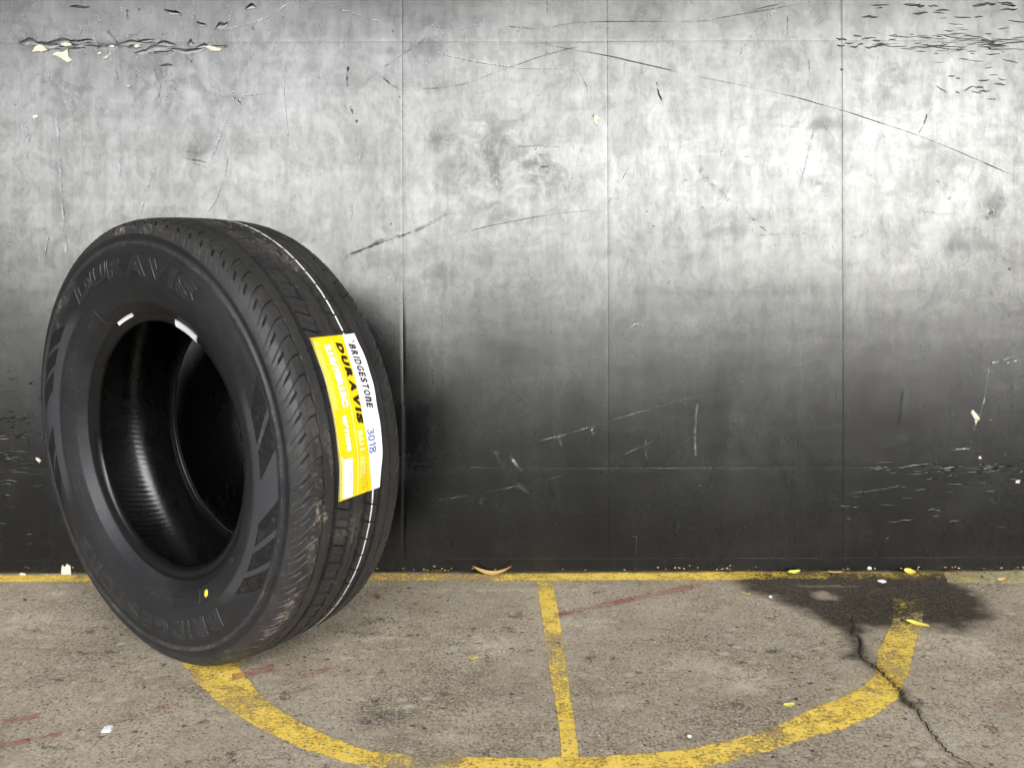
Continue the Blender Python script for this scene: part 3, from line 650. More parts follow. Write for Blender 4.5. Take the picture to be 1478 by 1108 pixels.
for kind, crop, pts, w, amp in [
    ('scuff', A1, [(240, 420), (250, 600), (262, 800), (275, 1000), (285, 1104)], 7, .9), ('scratch', A1, [(1205, 280), (1215, 450), (1233, 615)], 2.6, .9), ('scratch', A1, [(1237, 620), (1240, 920)], 1.2, .6),
    ('scuff', A1, [(985, 480), (930, 600), (900, 690)], 8, .8), ('scuff', A1, [(665, 700), (630, 800), (595, 930)], 7, .8), ('scuff', A1, [(525, 600), (512, 700), (508, 800)], 9, .8), ('scuff', A1, [(1250, 0), (1130, 80), (920, 140)], 4, .9), ('scratch', A1, [(1280, 0), (1370, 15), (1477, 48)], 1.3, .6),
    ('scratch', A1, [(360, 570), (368, 600), (360, 628)], 1.8, .9), ('scuff', A1, [(100, 500), (120, 580), (110, 700)], 10, .7), ('scratch', A1, [(930, 165), (945, 100), (985, 40)], 1.6, .5), ('scratch', A1, [(590, 690), (670, 692)], 1.6, .6), ('scratch', A1, [(525, 540), (535, 575), (528, 600)], 2, .7),
    ('scratch', A1, [(195, 1080), (200, 1030), (210, 1010)], 3, .9), ('scratch', A1, [(188, 1105), (196, 1060)], 1.4, .7), ('scratch', A1, [(250, 545), (310, 510), (370, 485)], 1.6, .5), ('scratch', A1, [(1020, 412), (1080, 405), (1148, 398)], 3, .7), ('scratch', A1, [(990, 435), (1020, 350), (1075, 265), (1120, 185)], 7, .35),
    ('scratch', A1, [(110, 150), (115, 100), (100, 60)], 2, .4), ('scratch', A1, [(240, 180), (246, 150), (238, 135)], 1.8, .6), ('score', A1, [(975, 650), (960, 750), (925, 850), (880, 920)], 1.4, .6), ('score', A1, [(770, 640), (880, 660)], 3, .5), ('score', A1, [(765, 670), (890, 695)], 4, .6), ('score', A1, [(800, 690), (885, 715)], 2, .5), ('score', A1, [(780, 620), (860, 635)], 2, .4),
    ('scuff', A1, [(700, 300), (710, 400), (705, 500)], 9, .7), ('scuff', A1, [(580, 260), (575, 400), (578, 530)], 6, .6), ('scratch', A1, [(580, 640), (620, 625)], 2, .5), ('scuff', A1, [(440, 420), (470, 480), (400, 500)], 8, .5), ('scratch', A1, [(850, 540), (900, 470), (980, 450)], 1.6, .5), ('score', A1, [(1060, 470), (1100, 540), (1115, 620)], 2, .4),
    ('scratch', A1, [(375, 170), (365, 120), (372, 90)], 1.6, .5), ('scratch', A1, [(410, 165), (402, 110)], 1.6, .5), ('scratch', A1, [(500, 75), (470, 110), (460, 150)], 1.8, .5), ('scratch', A1, [(845, 150), (830, 90), (815, 30)], 4, .3), ('scratch', A1, [(640, 150), (632, 100)], 2, .5), ('scratch', A1, [(675, 145), (672, 100), (660, 70)], 2, .5), ('scratch', A1, [(110, 310), (150, 315), (220, 325)], 2, .4),
    ('scratch', A1, [(0, 182), (500, 180), (1000, 183), (1477, 187)], 1.2, .35), ('score', A1, [(470, 150), (640, 148), (760, 145), (900, 150)], 1.2, .5),
    ('scratch', A2, [(0, 40), (90, 68), (185, 100)], 2.2, .9), ('scratch', A2, [(340, 95), (430, 115), (520, 125), (640, 90)], 1.8, .7), ('scratch', A2, [(365, 210), (550, 258), (760, 290), (900, 293), (1020, 288)], 2.0, .9), ('score', A2, [(690, 110), (860, 123), (1050, 95), (1477, 93)], 1.5, .8), ('score', A2, [(500, 188), (800, 188), (1477, 172)], 1.3, .5), ('scratch', A2, [(250, 200), (530, 190)], 2.0, .6),
    ('score', A2, [(270, 385), (500, 365), (720, 290), (880, 235), (1050, 190)], 1.7, .7), ('score', A2, [(860, 190), (1150, 240), (1477, 315)], 2.0, .8), ('score', A3, [(0, 310), (500, 415), (900, 535), (1180, 640), (1477, 770)], 1.6, .85), ('score', A2, [(480, 1000), (780, 935), (1130, 888)], 1.8, .9), ('scratch', A2, [(480, 1003), (780, 938), (1130, 891)], 1.0, .5), ('score', A2, [(1130, 888), (1190, 790), (1240, 700)], 1.6, .6), ('scratch', A2, [(1240, 700), (1320, 680)], 2, .6), ('scratch', A2, [(1135, 890), (1195, 792), (1243, 702)], 1.2, .6),
    ('score', A2, [(0, 1104), (100, 1065), (200, 1020), (300, 995), (400, 945), (490, 895)], 9, .55), ('score', A2, [(20, 1090), (200, 1027), (320, 985)], 3, .6), ('scuff', A2, [(40, 990), (80, 700), (120, 580)], 7, .8), ('scratch', A2, [(1030, 250), (970, 350), (930, 420)], 3, .6), ('score', A2, [(1010, 290), (1050, 360), (1060, 440)], 1.6, .6), ('score', A2, [(60, 400), (160, 310), (260, 240), (390, 150)], 5, .5), ('score', A2, [(175, 320), (220, 360), (270, 390)], 4, .6),
    ('score', A2, [(40, 280), (32, 330), (38, 385)], 5, .8), ('score', A2, [(46, 450), (58, 490)], 4, .7), ('score', A2, [(75, 510), (70, 528)], 5, .7), ('score', A2, [(1352, 375), (1362, 400), (1375, 435)], 3, .9), ('score', A2, [(1352, 345), (1354, 370)], 2, .6), ('scuff', A2, [(960, 840), (1000, 740), (1030, 640), (1060, 560)], 7, .6), ('score', A2, [(400, 820), (430, 740), (380, 640)], 3, .3), ('scuff', A2, [(1400, 260), (1430, 180), (1460, 120)], 8, .6),
    ('score', A2, [(740, 628), (860, 622), (960, 632)], 2.4, .5), ('score', A2, [(820, 550), (960, 540)], 1.6, .4), ('score', A2, [(850, 712), (930, 708)], 4, .5), ('score', A2, [(860, 735), (905, 738)], 4, .6), ('score', A2, [(820, 655), (930, 670)], 4, .4), ('scratch', A2, [(660, 735), (668, 770), (672, 800)], 12, .8), ('scratch', A2, [(1110, 70), (1210, 60)], 3, .5), ('scratch', A2, [(1110, 110), (1215, 120)], 3, .5), ('scratch', A2, [(1120, 160), (1210, 155)], 3, .6), ('scratch', A2, [(1050, 25), (1200, 20)], 2, .5), ('scratch', A2, [(1090, 185), (1240, 185)], 3, .5),
    ('scuff', A2, [(445, 360), (440, 290), (440, 200)], 5, .6), ('scuff', A2, [(370, 300), (372, 220), (380, 160)], 6, .6), ('scuff', A2, [(310, 350), (305, 250)], 6, .5), ('scuff', A2, [(765, 190), (760, 110)], 5, .6), ('score', A2, [(885, 0), (885, 60)], 2, .7), ('score', A2, [(883, 140), (883, 280)], 1.6, .5), ('scratch', A2, [(625, 90), (650, 105), (665, 125)], 4, .6),
    ('scratch', A3, [(455, 10), (400, 60), (350, 110), (290, 190), (245, 270)], 4.5, .8), ('score', A3, [(0, 93), (130, 88), (300, 50), (460, 10)], 1.6, .8), ('score', A3, [(130, 85), (400, 40), (600, 0)], 1.3, .7), ('score', A3, [(80, 700), (130, 770), (180, 820), (230, 880)], 14, .42), ('score', A3, [(150, 780), (200, 830), (225, 860)], 9, .40), ('score', A3, [(1395, 830), (1355, 890), (1290, 950)], 16, .42), ('score', A3, [(1350, 880), (1320, 930)], 9, .45), ('score', A3, [(1255, 978), (1280, 970)], 2, .7), ('score', A3, [(330, 950), (380, 985), (430, 1010)], 4, .5),
    ('scratch', A3, [(590, 530), (565, 620), (540, 720), (460, 1000)], 4, .7), ('scratch', A3, [(620, 530), (660, 580), (690, 620)], 3, .6), ('scratch', A3, [(900, 850), (1000, 890), (1130, 910), (1230, 905)], 1.4, .7), ('scratch', A3, [(390, 900), (340, 930), (318, 975), (350, 1000), (510, 995)], 1.8, .8), ('scratch', A3, [(180, 670), (200, 620), (250, 560)], 4, .6), ('scratch', A3, [(640, 720), (740, 735), (850, 750)], 1.6, .6), ('score', A3, [(1065, 480), (1050, 530), (1025, 575)], 3, .8), ('score', A3, [(0, 672), (180, 668), (340, 670)], 1.3, .5), ('score', A3, [(235, 505), (275, 518)], 2, .7), ('score', A3, [(20, 765), (60, 775)], 2, .7),
    ('score', A3, [(468, 60), (470, 160)], 2.4, .7), ('score', A3, [(555, 180), (560, 280), (556, 390)], 2.0, .5), ('score', A3, [(900, 270), (910, 390)], 2.2, .5), ('score', A3, [(690, 300), (708, 294)], 4, .9), ('score', A3, [(820, 60), (818, 120)], 2.5, .5), ('score', A3, [(720, 530), (560, 545), (380, 530)], 9, .35), ('score', A3, [(1100, 1058), (1300, 1060), (1470, 1055)], 5, .35), ('score', A3, [(560, 770), (630, 790)], 9, .4), ('score', A3, [(1100, 770), (1125, 780)], 5, .6), ('score', A3, [(865, 1075), (890, 1104)], 3, .5), ('scratch', A3, [(0, 175), (200, 170), (470, 165)], 1.6, .5),
    ('scratch', A4, [(190, 1030), (450, 990), (700, 935), (880, 890)], 1.5, .55), ('scratch', A4, [(630, 780), (800, 740), (960, 690), (1200, 620), (1477, 540)], 1.3, .6), ('scratch', A5, [(200, 540), (420, 475), (660, 405), (840, 345)], 1.2, .45), ('scratch', A4, [(100, 865), (300, 875), (450, 885)], 1.4, .45), ('scratch', A4, [(610, 892), (1000, 888), (1477, 885)], 1.2, .45), ('scratch', A4, [(545, 825), (575, 870), (605, 905)], 6, .75), ('scratch', A4, [(1020, 835), (1120, 790), (1220, 730)], 2.0, .45),
    ('scuff', A4, [(1348, 600), (1338, 720), (1340, 860)], 5, .8), ('scuff', A4, [(895, 710), (910, 760)], 6, .9), ('scuff', A4, [(755, 748), (770, 795)], 4, .8), ('scuff', A4, [(1130, 760), (1128, 810), (1140, 870)], 3, .8), ('scratch', A4, [(100, 830), (320, 825)], 1.4, .35), ('scuff', A4, [(460, 780), (560, 930), (650, 1010)], 10, .6), ('scuff', A4, [(340, 920), (375, 870)], 3, .4), ('scratch', A4, [(830, 605), (905, 665)], 1.2, .35), ('score', A4, [(260, 370), (225, 460), (222, 550)], 4, .4), ('score', A4, [(708, 450), (705, 520)], 5, .3), ('scratch', A4, [(1060, 290), (1090, 272), (1130, 285)], 7, .75),
    ('scratch', A4, [(985, 310), (1010, 390), (1080, 440)], 1.0, .35), ('scuff', A4, [(660, 700), (560, 630)], 5, .4), ('scuff', A4, [(1180, 920), (1280, 800), (1330, 740)], 4, .5), ('scratch', A4, [(990, 902), (1200, 900)], 1.4, .4), ('scratch', A4, [(100, 905), (340, 903)], 1.2, .35), ('scuff', A4, [(420, 1040), (440, 1010)], 8, .6), ('scratch', A4, [(470, 770), (560, 745), (620, 742)], 1.2, .35),
    ('scratch', A5, [(1330, 440), (1390, 425), (1440, 405)], 2.6, .9), ('scratch', A5, [(1400, 440), (1450, 428)], 2.8, .95), ('scratch', A5, [(1330, 440), (1400, 442)], 1.8, .6), ('scuff', A5, [(1330, 450), (1310, 560)], 4, .8), ('scratch', A5, [(1318, 545), (1300, 620), (1280, 680)], 4, .55), ('scuff', A5, [(1270, 690), (1240, 790)], 4, .7), ('scratch', A5, [(1455, 395), (1477, 382)], 3, .6), ('score', A5, [(1410, 480), (1430, 560), (1425, 660)], 5, .5),
    ('scratch', A5, [(0, 885), (200, 886), (430, 886)], 1.2, .4), ('scratch', A5, [(720, 995), (850, 980), (960, 960)], 1.8, .5), ('scuff', A5, [(800, 1055), (850, 990)], 3, .5), ('scratch', A5, [(890, 410), (908, 432)], 1.4, .5), ('scratch', A5, [(905, 350), (930, 342)], 2, .5), ('scuff', A5, [(1310, 580), (1365, 610)], 2, .5), ('scuff', A5, [(1200, 580), (1310, 575), (1420, 568)], 2, .5), ('scratch', A5, [(1155, 813), (1200, 806), (1250, 803)], 2.8, .85), ('scratch', A5, [(1325, 672), (1332, 682), (1342, 680)], 2, .6), ('scratch', A5, [(980, 755), (1030, 790)], 1.4, .35), ('scratch', A5, [(1060, 765), (1190, 732)], 1.2, .3),
    ('score', A5, [(960, 530), (955, 600), (935, 740)], 7, .5), ('score', A5, [(995, 540), (1000, 620)], 6, .4), ('score', A5, [(675, 540), (675, 700)], 4, .4), ('scuff', A5, [(510, 785), (570, 780), (660, 788)], 2, .5), ('scuff', A5, [(370, 835), (470, 800), (540, 790)], 3, .4), ('scuff', A5, [(85, 600), (75, 720), (75, 860)], 5, .7), ('scuff', A5, [(160, 650), (260, 690), (400, 745)], 4, .5), ('scuff', A5, [(235, 480), (180, 570), (130, 650)], 5, .4), ('score', A5, [(1160, 570), (1165, 640)], 6, .4),
]:
    mark(kind, crop, pts, w, amp)
for i in range(95):                                     # rubbed streaks round the torn seam at the top left
    x = random.triangular(20, 430, 190); y = random.choice([random.uniform(2, 58), random.uniform(66, 150)]); L = random.uniform(8, 30); a = R(random.gauss(80, 25))
    mark(random.choice(['scuff', 'scuff', 'scratch', 'score']), (0, 0), [(x * 2.954, y * 2.954), ((x + L * .5 * math.cos(a) + random.gauss(0, 2)) * 2.954, (y + L * .5 * math.sin(a)) * 2.954), ((x + L * math.cos(a)) * 2.954, (y + L * math.sin(a)) * 2.954)], random.uniform(1.5, 6), random.uniform(.3, .75))
# random fine wear everywhere: hairlines, grain rubs
for i in range(150):
    x = random.uniform(-60, 1540); y = random.uniform(0, 800); L = random.choice([20, 40, 60, 120]); a = random.choice([random.gauss(90, 8), random.gauss(0, 25), random.uniform(0, 180)])
    dx, dy = L * math.cos(R(a)), L * math.sin(R(a))
    mark(random.choice(['scratch', 'score', 'scuff', 'scuff']), (0, 0), [(x * 2.954, y * 2.954), ((x + dx / 2 + random.gauss(0, 3)) * 2.954, (y + dy / 2 + random.gauss(0, 3)) * 2.954), ((x + dx) * 2.954, (y + dy) * 2.954)], random.choice([0.8, 1.0, 1.4, 2.4]), random.uniform(.15, .45))
for i in range(110):
    x = random.uniform(0, 1478); y = random.uniform(0, 420); L = random.uniform(2, 8)
    mark(random.choice(['score', 'score', 'scuff']), (0, 0), [(x * 2.954, y * 2.954), ((x + L) * 2.954, (y + random.gauss(0, 3)) * 2.954)], random.uniform(2, 5), random.uniform(.2, .6))
link('scratches', join(marks['scratch'], 'scratches'), M['scratch'], wall, kind='stuff')
link('rub_marks', join(marks['scuff'], 'rub_marks'), M['scuff'], wall, kind='stuff')
link('score_marks', join(marks['score'], 'score_marks'), M['score'], wall, kind='stuff')

# torn flakes of the board face: long low tents, real relief that catches sky above and ground below
def flakes():
    Vs, Fs = [], []
    def flake(px, py, L, h, proud, tilt=0.0, soft=False):
        cx_, cz_ = on_wall(px, py)
        L *= PXM; h *= PXM
        n = 9; o = len(Vs)
        ws = random.uniform(0.5, 1.5); ph = random.random() * 6
        for i in range(n):
            t = i / (n - 1); s = math.sin(math.pi * t) ** 0.7
            x = cx_ + (t - 0.5) * L
            zc = cz_ + tilt * (t - 0.5) * L + 0.18 * h * math.sin(ph + t * 7 * ws)
            for (k, p) in (((0.8, 0.0), (0.25, 0.7), (-0.15, 1.0), (-0.50, 0.0)) if soft else ((0.62, 0.0), (0.15, 0.55), (-0.30, 1.0), (-0.42, 0.0))):
                z = zc + h * s * k + random.uniform(-.05, .05) * h * s
                yy = wall_y(np.array(x), np.array(z)) - (0.0003 if soft else 0.0006) - proud * p * s * random.uniform(.75, 1.15)
                if p == 0: yy = wall_y(np.array(x), np.array(z)) + (0.0 if soft else 0.0012)
                Vs.append((x, float(yy), z))
        for i in range(n - 1):
            for j in range(3):
                a = o + i * 4 + j
                Fs.append((a, a + 1, a + 5, a + 4))
    rg = random.Random(21)
    def zone(n, xr, yr, Lr, hr, pr, tilt=0.06, soft=False):
        for _ in range(n):
            flake(rg.triangular(*xr), rg.triangular(*yr), rg.uniform(*Lr) ** 1.0, rg.uniform(*hr), rg.uniform(*pr), rg.gauss(0, tilt), soft)
    zone(22, (0, 360, 200), (58, 84, 66), (8, 46), (5, 10), (.0002, .0006), .08, True)
    zone(14, (0, 360, 200), (60, 78, 66), (8, 36), (1.5, 4), (.0002, .0007), .06)
    zone(4, (40, 420, 180), (0, 60, 25), (6, 30), (4, 11), (.0002, .0007), .25, True)
    zone(46, (1240, 1500, 1430), (48, 76, 62), (8, 44), (1, 2.8), (.0003, .0011), .06)
    zone(40, (1270, 1500, 1440), (10, 110, 66), (5, 30), (1, 2.6), (.0002, .0009), .14)
    zone(16, (1170, 1490, 1440), (0, 30, 6), (8, 30), (2, 6), (.0006, .0018))
    zone(12, (1190, 1300, 1250), (44, 80, 60), (8, 22), (2, 4), (.0004, .0012))
    zone(16, (1300, 1490, 1430), (90, 175, 120), (6, 18), (1.5, 3.5), (.0004, .0012), .25)
    zone(44, (1220, 1500, 1410), (666, 688, 675), (6, 28), (1.5, 4.5), (.0007, .0020), .05)
    zone(26, (1190, 1500, 1400), (640, 790, 715), (5, 26), (1.5, 4), (.0007, .0018), .05)
    zone(60, (-40, 60, 10), (560, 700, 640), (8, 40), (2, 5), (.0006, .0018), .05)
    zone(18, (-40, 66, 20), (500, 800, 650), (6, 22), (2, 5), (.0004, .0012), .05)
    for p in [(1218, 730, 22, 3), (1235, 731, 12, 3), (1305, 702, 10, 3), (1330, 706, 26, 3), (1269, 674, 14, 4), (1320, 672, 34, 6), (1370, 675, 30, 6), (1420, 676, 34, 5), (1466, 691, 20, 3), (1437, 725, 12, 3), (1352, 744, 16, 2.5), (1332, 588, 12, 3), (1010, 700, 8, 3), (1225, 748, 14, 2), (41, 770, 12, 3), (42, 784, 9, 3), (47, 553, 12, 5), (15, 536, 9, 3), (240, 94, 22, 4), (115, 10, 30, 5)]:
        flake(p[0], p[1], p[2], p[3], 0.0012)
    return mesh_np('torn_flakes', Vs, faces=Fs)
link('torn_flakes', flakes(), M['wall'], wall, kind='stuff')

def chip(px, py, outline, proud=0.0012, name='bare_patch', mat='bare'):
    """patch where the face is torn off and the cream wood shows: ragged outline, own thickness"""
    P = [on_wall(px + x, py + y) for x, y in outline]
    bm = bmesh.new()
    cx_ = sum(p[0] for p in P) / len(P); cz_ = sum(p[1] for p in P) / len(P)
    out = []
    for i in range(len(P)):
        a, b = P[i], P[(i + 1) % len(P)]
        for t in (0, 0.33, 0.66):
            out.append((a[0] + (b[0] - a[0]) * t + random.uniform(-.4, .4) * PXM, a[1] + (b[1] - a[1]) * t + random.uniform(-.4, .4) * PXM))
    back = [bm.verts.new((x, 0.0006, z)) for x, z in out]
    rim = [bm.verts.new((x, -0.0012 - proud * random.uniform(.2, .8), z)) for x, z in out]
    ins = [bm.verts.new((cx_ + (x - cx_) * .6, -0.0013 - proud * random.uniform(.7, 1.6), cz_ + (z - cz_) * .6)) for x, z in out]
    n = len(out)
    c = bm.verts.new((cx_, -0.0014 - proud, cz_))
    for i in range(n):
        j = (i + 1) % n
        bm.faces.new((back[i], back[j], rim[j], rim[i])); bm.faces.new((rim[i], rim[j], ins[j], ins[i])); bm.faces.new((ins[i], ins[j], c))
    bmesh.ops.recalc_face_normals(bm, faces=bm.faces)
    me = bpy.data.meshes.new(name); bm.to_mesh(me); bm.free()
    return link(name, me, M[mat], wall)
for px, py, ol in [
    (0, 0, [(47, 76), (51, 68), (57, 65), (62, 66), (66, 70), (70, 73), (60, 75), (54, 75)]),
    (0, 0, [(75, 79), (84, 75), (92, 76), (98, 71), (99, 82), (105, 88), (98, 90), (90, 85), (84, 82)]),
    (0, 0, [(88, 64), (95, 62), (101, 63), (105, 66), (96, 68), (90, 67)]),
    (0, 0, [(297, 68), (302, 66), (311, 69), (320, 71), (318, 75), (306, 74), (300, 71)]),
    (0, 0, [(140, 78), (145, 75), (147, 77), (143, 80)]), (0, 0, [(149, 84), (156, 80), (155, 85), (150, 86)]), (0, 0, [(194, 66), (198, 64), (203, 67), (199, 70), (195, 69)]), (0, 0, [(158, 66), (166, 66), (165, 69), (160, 70)]),
    (0, 0, [(857, 169), (861, 166), (866, 172), (864, 180), (860, 182), (857, 176)]), (0, 0, [(46, 168), (54, 166), (56, 170), (50, 172)]), (0, 0, [(183, 124), (189, 124), (188, 127), (184, 127)]),
    (0, 0, [(1401, 594), (1404, 591), (1408, 596), (1413, 602), (1413, 606), (1407, 605), (1403, 600)]), (0, 0, [(1406, 606), (1411, 606), (1408, 613)]),
    (0, 0, [(89, 829), (90, 814), (94, 818), (97, 813), (102, 816), (103, 829)]), (0, 0, [(27, 830), (31, 826), (36, 827), (38, 830)]), (0, 0, [(64, 830), (68, 828), (70, 830)]),
    (0, 0, [(1252, 821), (1253, 817), (1257, 817), (1258, 821)]), (0, 0, [(1412, 659), (1415, 658), (1416, 662), (1412, 662)]),
    (0, 0, [(52, 660), (56, 660), (60, 664), (57, 668), (53, 664)]), (0, 0, [(1466, 693), (1472, 692), (1471, 697), (1466, 697)]),
]:
    chip(px, py, ol, 0.0011 if py < 700 else 0.0011)
# specks of yellow overspray along the foot of the boards
def specks():
    V, F = [], []
    rg = random.Random(8)
    for _ in range(70):
        x = rg.choice([rg.uniform(-1.05, 1.05), rg.gauss(-0.17, 0.07), rg.gauss(0.8, 0.12), rg.gauss(0.36, .06)]); z = abs(rg.gauss(0, .004)) + .0042
        if z > .03: continue
        w, h = rg.uniform(.0006, .003), rg.uniform(.0005, .0012)
        o = len(V); y = -0.0030 - rg.uniform(0, .0003)
        V += [(x - w, y + .0009, z), (x, y, z - h), (x + w, y + .0009, z), (x, y, z + h)]
        F.append((o, o + 1, o + 2, o + 3))
    return mesh_np('paint_specks', V, faces=F)
link('paint_specks', specks(), mat_simple('yellow_overspray', (0.62, 0.47, 0.14), 0.7), wall, kind='stuff')

# canopy over the apron, the dark band mirrored in the top of the boards
can = thing('canopy', 'flat concrete canopy slab overhead, joined to the top of the black wall', 'canopy')
bm = bmesh.new()
bmesh.ops.create_cube(bm, size=1.0)
for v in bm.verts: v.co = Vector((v.co.x * 22.0, v.co.y * 8.0 - 3.90, v.co.z * 0.30 + 4.85))
bmesh.ops.bevel(bm, geom=bm.edges[:], offset=0.012, segments=2, affect='EDGES')
me = bpy.data.meshes.new('roof_slab'); bm.to_mesh(me); bm.free()
link('roof_slab', me, M['canopy'], can)
# unseen blocks added left and right to cut the sideways sky light
for sx, lab_ in ((-1, 'unseen dark block added to cut side light, left of the black board wall'), (1, 'unseen dark block added to cut side light, right of the black board wall')):
    bm = bmesh.new(); bmesh.ops.create_cube(bm, size=1.0)
    for v in bm.verts: v.co = Vector((v.co.x * 0.24 + sx * 6.6, v.co.y * 7.8 - 3.92, v.co.z * 5.3 + 2.04))
    bmesh.ops.bevel(bm, geom=bm.edges[:], offset=0.01, segments=2, affect='EDGES')
    me = bpy.data.meshes.new('side_blocker'); bm.to_mesh(me); bm.free()
    link('side_blocker', me, M['canopy'], None, lab_, 'wall')

# ----------------------------------------------------------------------------
# the tyre. local axes: x along the rolling direction, -y out of the near sidewall, z up from the ground
# ----------------------------------------------------------------------------
TY = 0.341                                             # tread radius
A0 = -0.0115                                           # the tread centre sits this far behind the placed origin
PITCH = 360.0 / 78
yaw = 0.6123
nrm = Vector((0, -SLOPE, 1)).normalized()
fxv = Vector((1, 0, 0)); fyv = nrm.cross(fxv)
axv = -math.sin(yaw) * fxv - math.cos(yaw) * fyv       # towards the viewer, out of the near sidewall
uv = math.cos(yaw) * fxv - math.sin(yaw) * fyv
C0 = Vector((-0.49239, 1.30279 - CAM_D, -0.08508 + CAM_H)) + axv * A0
tyre = thing('tyre', 'black van tyre with a yellow and white label on its tread, standing against the wall', 'tyre')
base = C0 - nrm * (TY - 0.0)
mw = Matrix(((uv.x, -axv.x, nrm.x, base.x), (uv.y, -axv.y, nrm.y, base.y), (uv.z, -axv.z, nrm.z, base.z), (0, 0, 0, 1)))
tyre.matrix_world = mw

def cyl(b, r, th):
    """tyre coordinates (offset towards the near side, radius, degrees) -> local xyz"""
    t = np.radians(th)
    b, r, t = np.broadcast_arrays(np.asarray(b, float), np.asarray(r, float), t)
    return np.stack([r * np.cos(t), -b, TY + r * np.sin(t)], -1)

# profile of the near half: (offset from tread centre, radius)
PROF = np.array([(.098, .316), (.0985, .3105), (.0976, .3088), (.1012, .3068), (.1024, .3035), (.0998, .3000), (.1006, .296), (.1030, .287), (.1045, .275), (.1040, .262), (.1020, .250), (.0985, .238), (.0940, .227), (.0905, .2195), (.0893, .2180), (.0840, .2115), (.0795, .2078), (.0780, .2060), (.0765, .2035), (.0757, .2010), (.0748, .1955), (.0732, .1918), (.0708, .1893), (.0678, .1883), (.0656, .1888), (.0646, .1925), (.0650, .1985), (.0675, .2060)])
CROWN = np.array([(0, .3415), (.03, .3411), (.06, .3397), (.075, .3378), (.084, .3350), (.0905, .3300), (.0945, .3245), (.0972, .3190), (.0980, .3160)])
def crown_r(b): return np.interp(np.abs(b), CROWN[:, 0], CROWN[:, 1])

def smooth_profile(p, n):
    s = spline(p, 6)
    L = np.concatenate([[0], np.cumsum(np.hypot(*np.diff(s, axis=0).T))])
    t = np.linspace(0, L[-1], n)
    return np.stack([np.interp(t, L, s[:, 0]), np.interp(t, L, s[:, 1])], -1)

TH = np.concatenate([np.arange(-90, 128, 0.125), np.arange(128, 270, 0.4)])

def groove(d, half, soft):
    """1 inside a slot of half width half, easing to 0 over soft"""
    return np.clip((half + soft - np.abs(d)) / soft, 0, 1)

def tread_depth(b, th):
    ab = np.abs(b)
    D = np.zeros(np.broadcast(b, th).shape)
    def cut(m, depth):
        nonlocal D
        D = np.maximum(D, m * depth)
    # on the far half the pattern is turned end for end
    tt = np.where(b >= 0, th, -th)
    cyc = lambda a: (a + PITCH / 2) % PITCH - PITCH / 2          # degrees to the nearest pitch line
    arcmm = lambda a: np.radians(a) * TY
    # four main grooves and the hairline in the middle rib
    cut(groove(ab - .0412, .0034, .0004), .0100)
    wig = .0006 * np.sign(np.sin(np.radians(tt * 360 / PITCH)))
    cut(groove(ab - .0127 - wig, .0030, .0004), .0095)
    cut(groove(b, .00045, .0003), .0026)
    # narrow groove at the shoulder, swelling once in every pitch
    sw = np.clip(1.6 * np.cos(np.radians((tt + 0.9) * 360 / PITCH)) - .3, 0, 1)
    cut(groove(ab - .0612 - .0003 * sw, .00055 + .0008 * sw, .0003), .0055)
    # blocks between the main grooves
    inb = np.clip((ab - .0153) / .0006, 0, 1) * np.clip((.0382 - ab) / .0006, 0, 1)
    q = np.clip((.0382 - ab) / .0229, 0, 1)
    off = arcmm(cyc(tt - 0.25 * PITCH + 1.3 * q))
    cut(inb * groove(off, .0006 + .0010 * q ** 2, .0004), .0065)
    cut(inb * np.clip((q - .62) / .1, 0, 1) * groove(off + .0030 * (q - .62), .0016 * np.clip((q - .6) * 2.4, 0, 1), .0008), .0040)
    off2 = arcmm(cyc(tt + 0.25 * PITCH + 1.3 * q))
    cut(inb * np.clip((.62 - q) / .05, 0, 1) * np.clip((q - .12) / .05, 0, 1) * groove(off2, .0003, .0003), .0026)
    cut(inb * np.clip((q - .72) / .05, 0, 1) * groove(off2, .0005, .0004), .0030)
    # nicks in the middle rib and the two side ribs
    cut(np.clip((ab - .0062) / .0005, 0, 1) * np.clip((.0105 - ab) / .0005, 0, 1) * groove(arcmm(cyc(tt + .2 * PITCH)) - (ab - .008) * .5, .0004, .0004), .0026)
    cut(np.clip((ab - .0436) / .0005, 0, 1) * np.clip((.0475 - ab) / .0005, 0, 1) * groove(arcmm(cyc(tt - .1 * PITCH)) - (ab - .045) * .4, .0004, .0004), .0024)
    # shoulder: curved sipes running out over the edge, and short slots between them
    s = np.clip((ab - .0612) / .0368, 0, 1.2)
    g = -6.2 * s ** 2.0
    sh = np.clip((ab - .0612) / .0004, 0, 1)
    cut(sh * groove(arcmm(cyc(tt - g)), .00030 + .00018 * (1 - s), .00035), .0030 * (1 - .55 * np.clip(s, 0, 1)))
    s2 = np.clip((ab - .0795) / .0185, 0, 1.2)
    g2 = g + PITCH / 2 + .5
    cut(np.clip((ab - .0805) / .0012, 0, 1) * groove(arcmm(cyc(tt - g2)), .00022, .00035), .0012)
    slot = np.clip((ab - .0805) / .0010, 0, 1) * np.clip((.0905 - ab) / .003, 0, 1)
    cut(slot * groove(arcmm(cyc(tt - g2)), .0013, .0007), .0055)
    return D

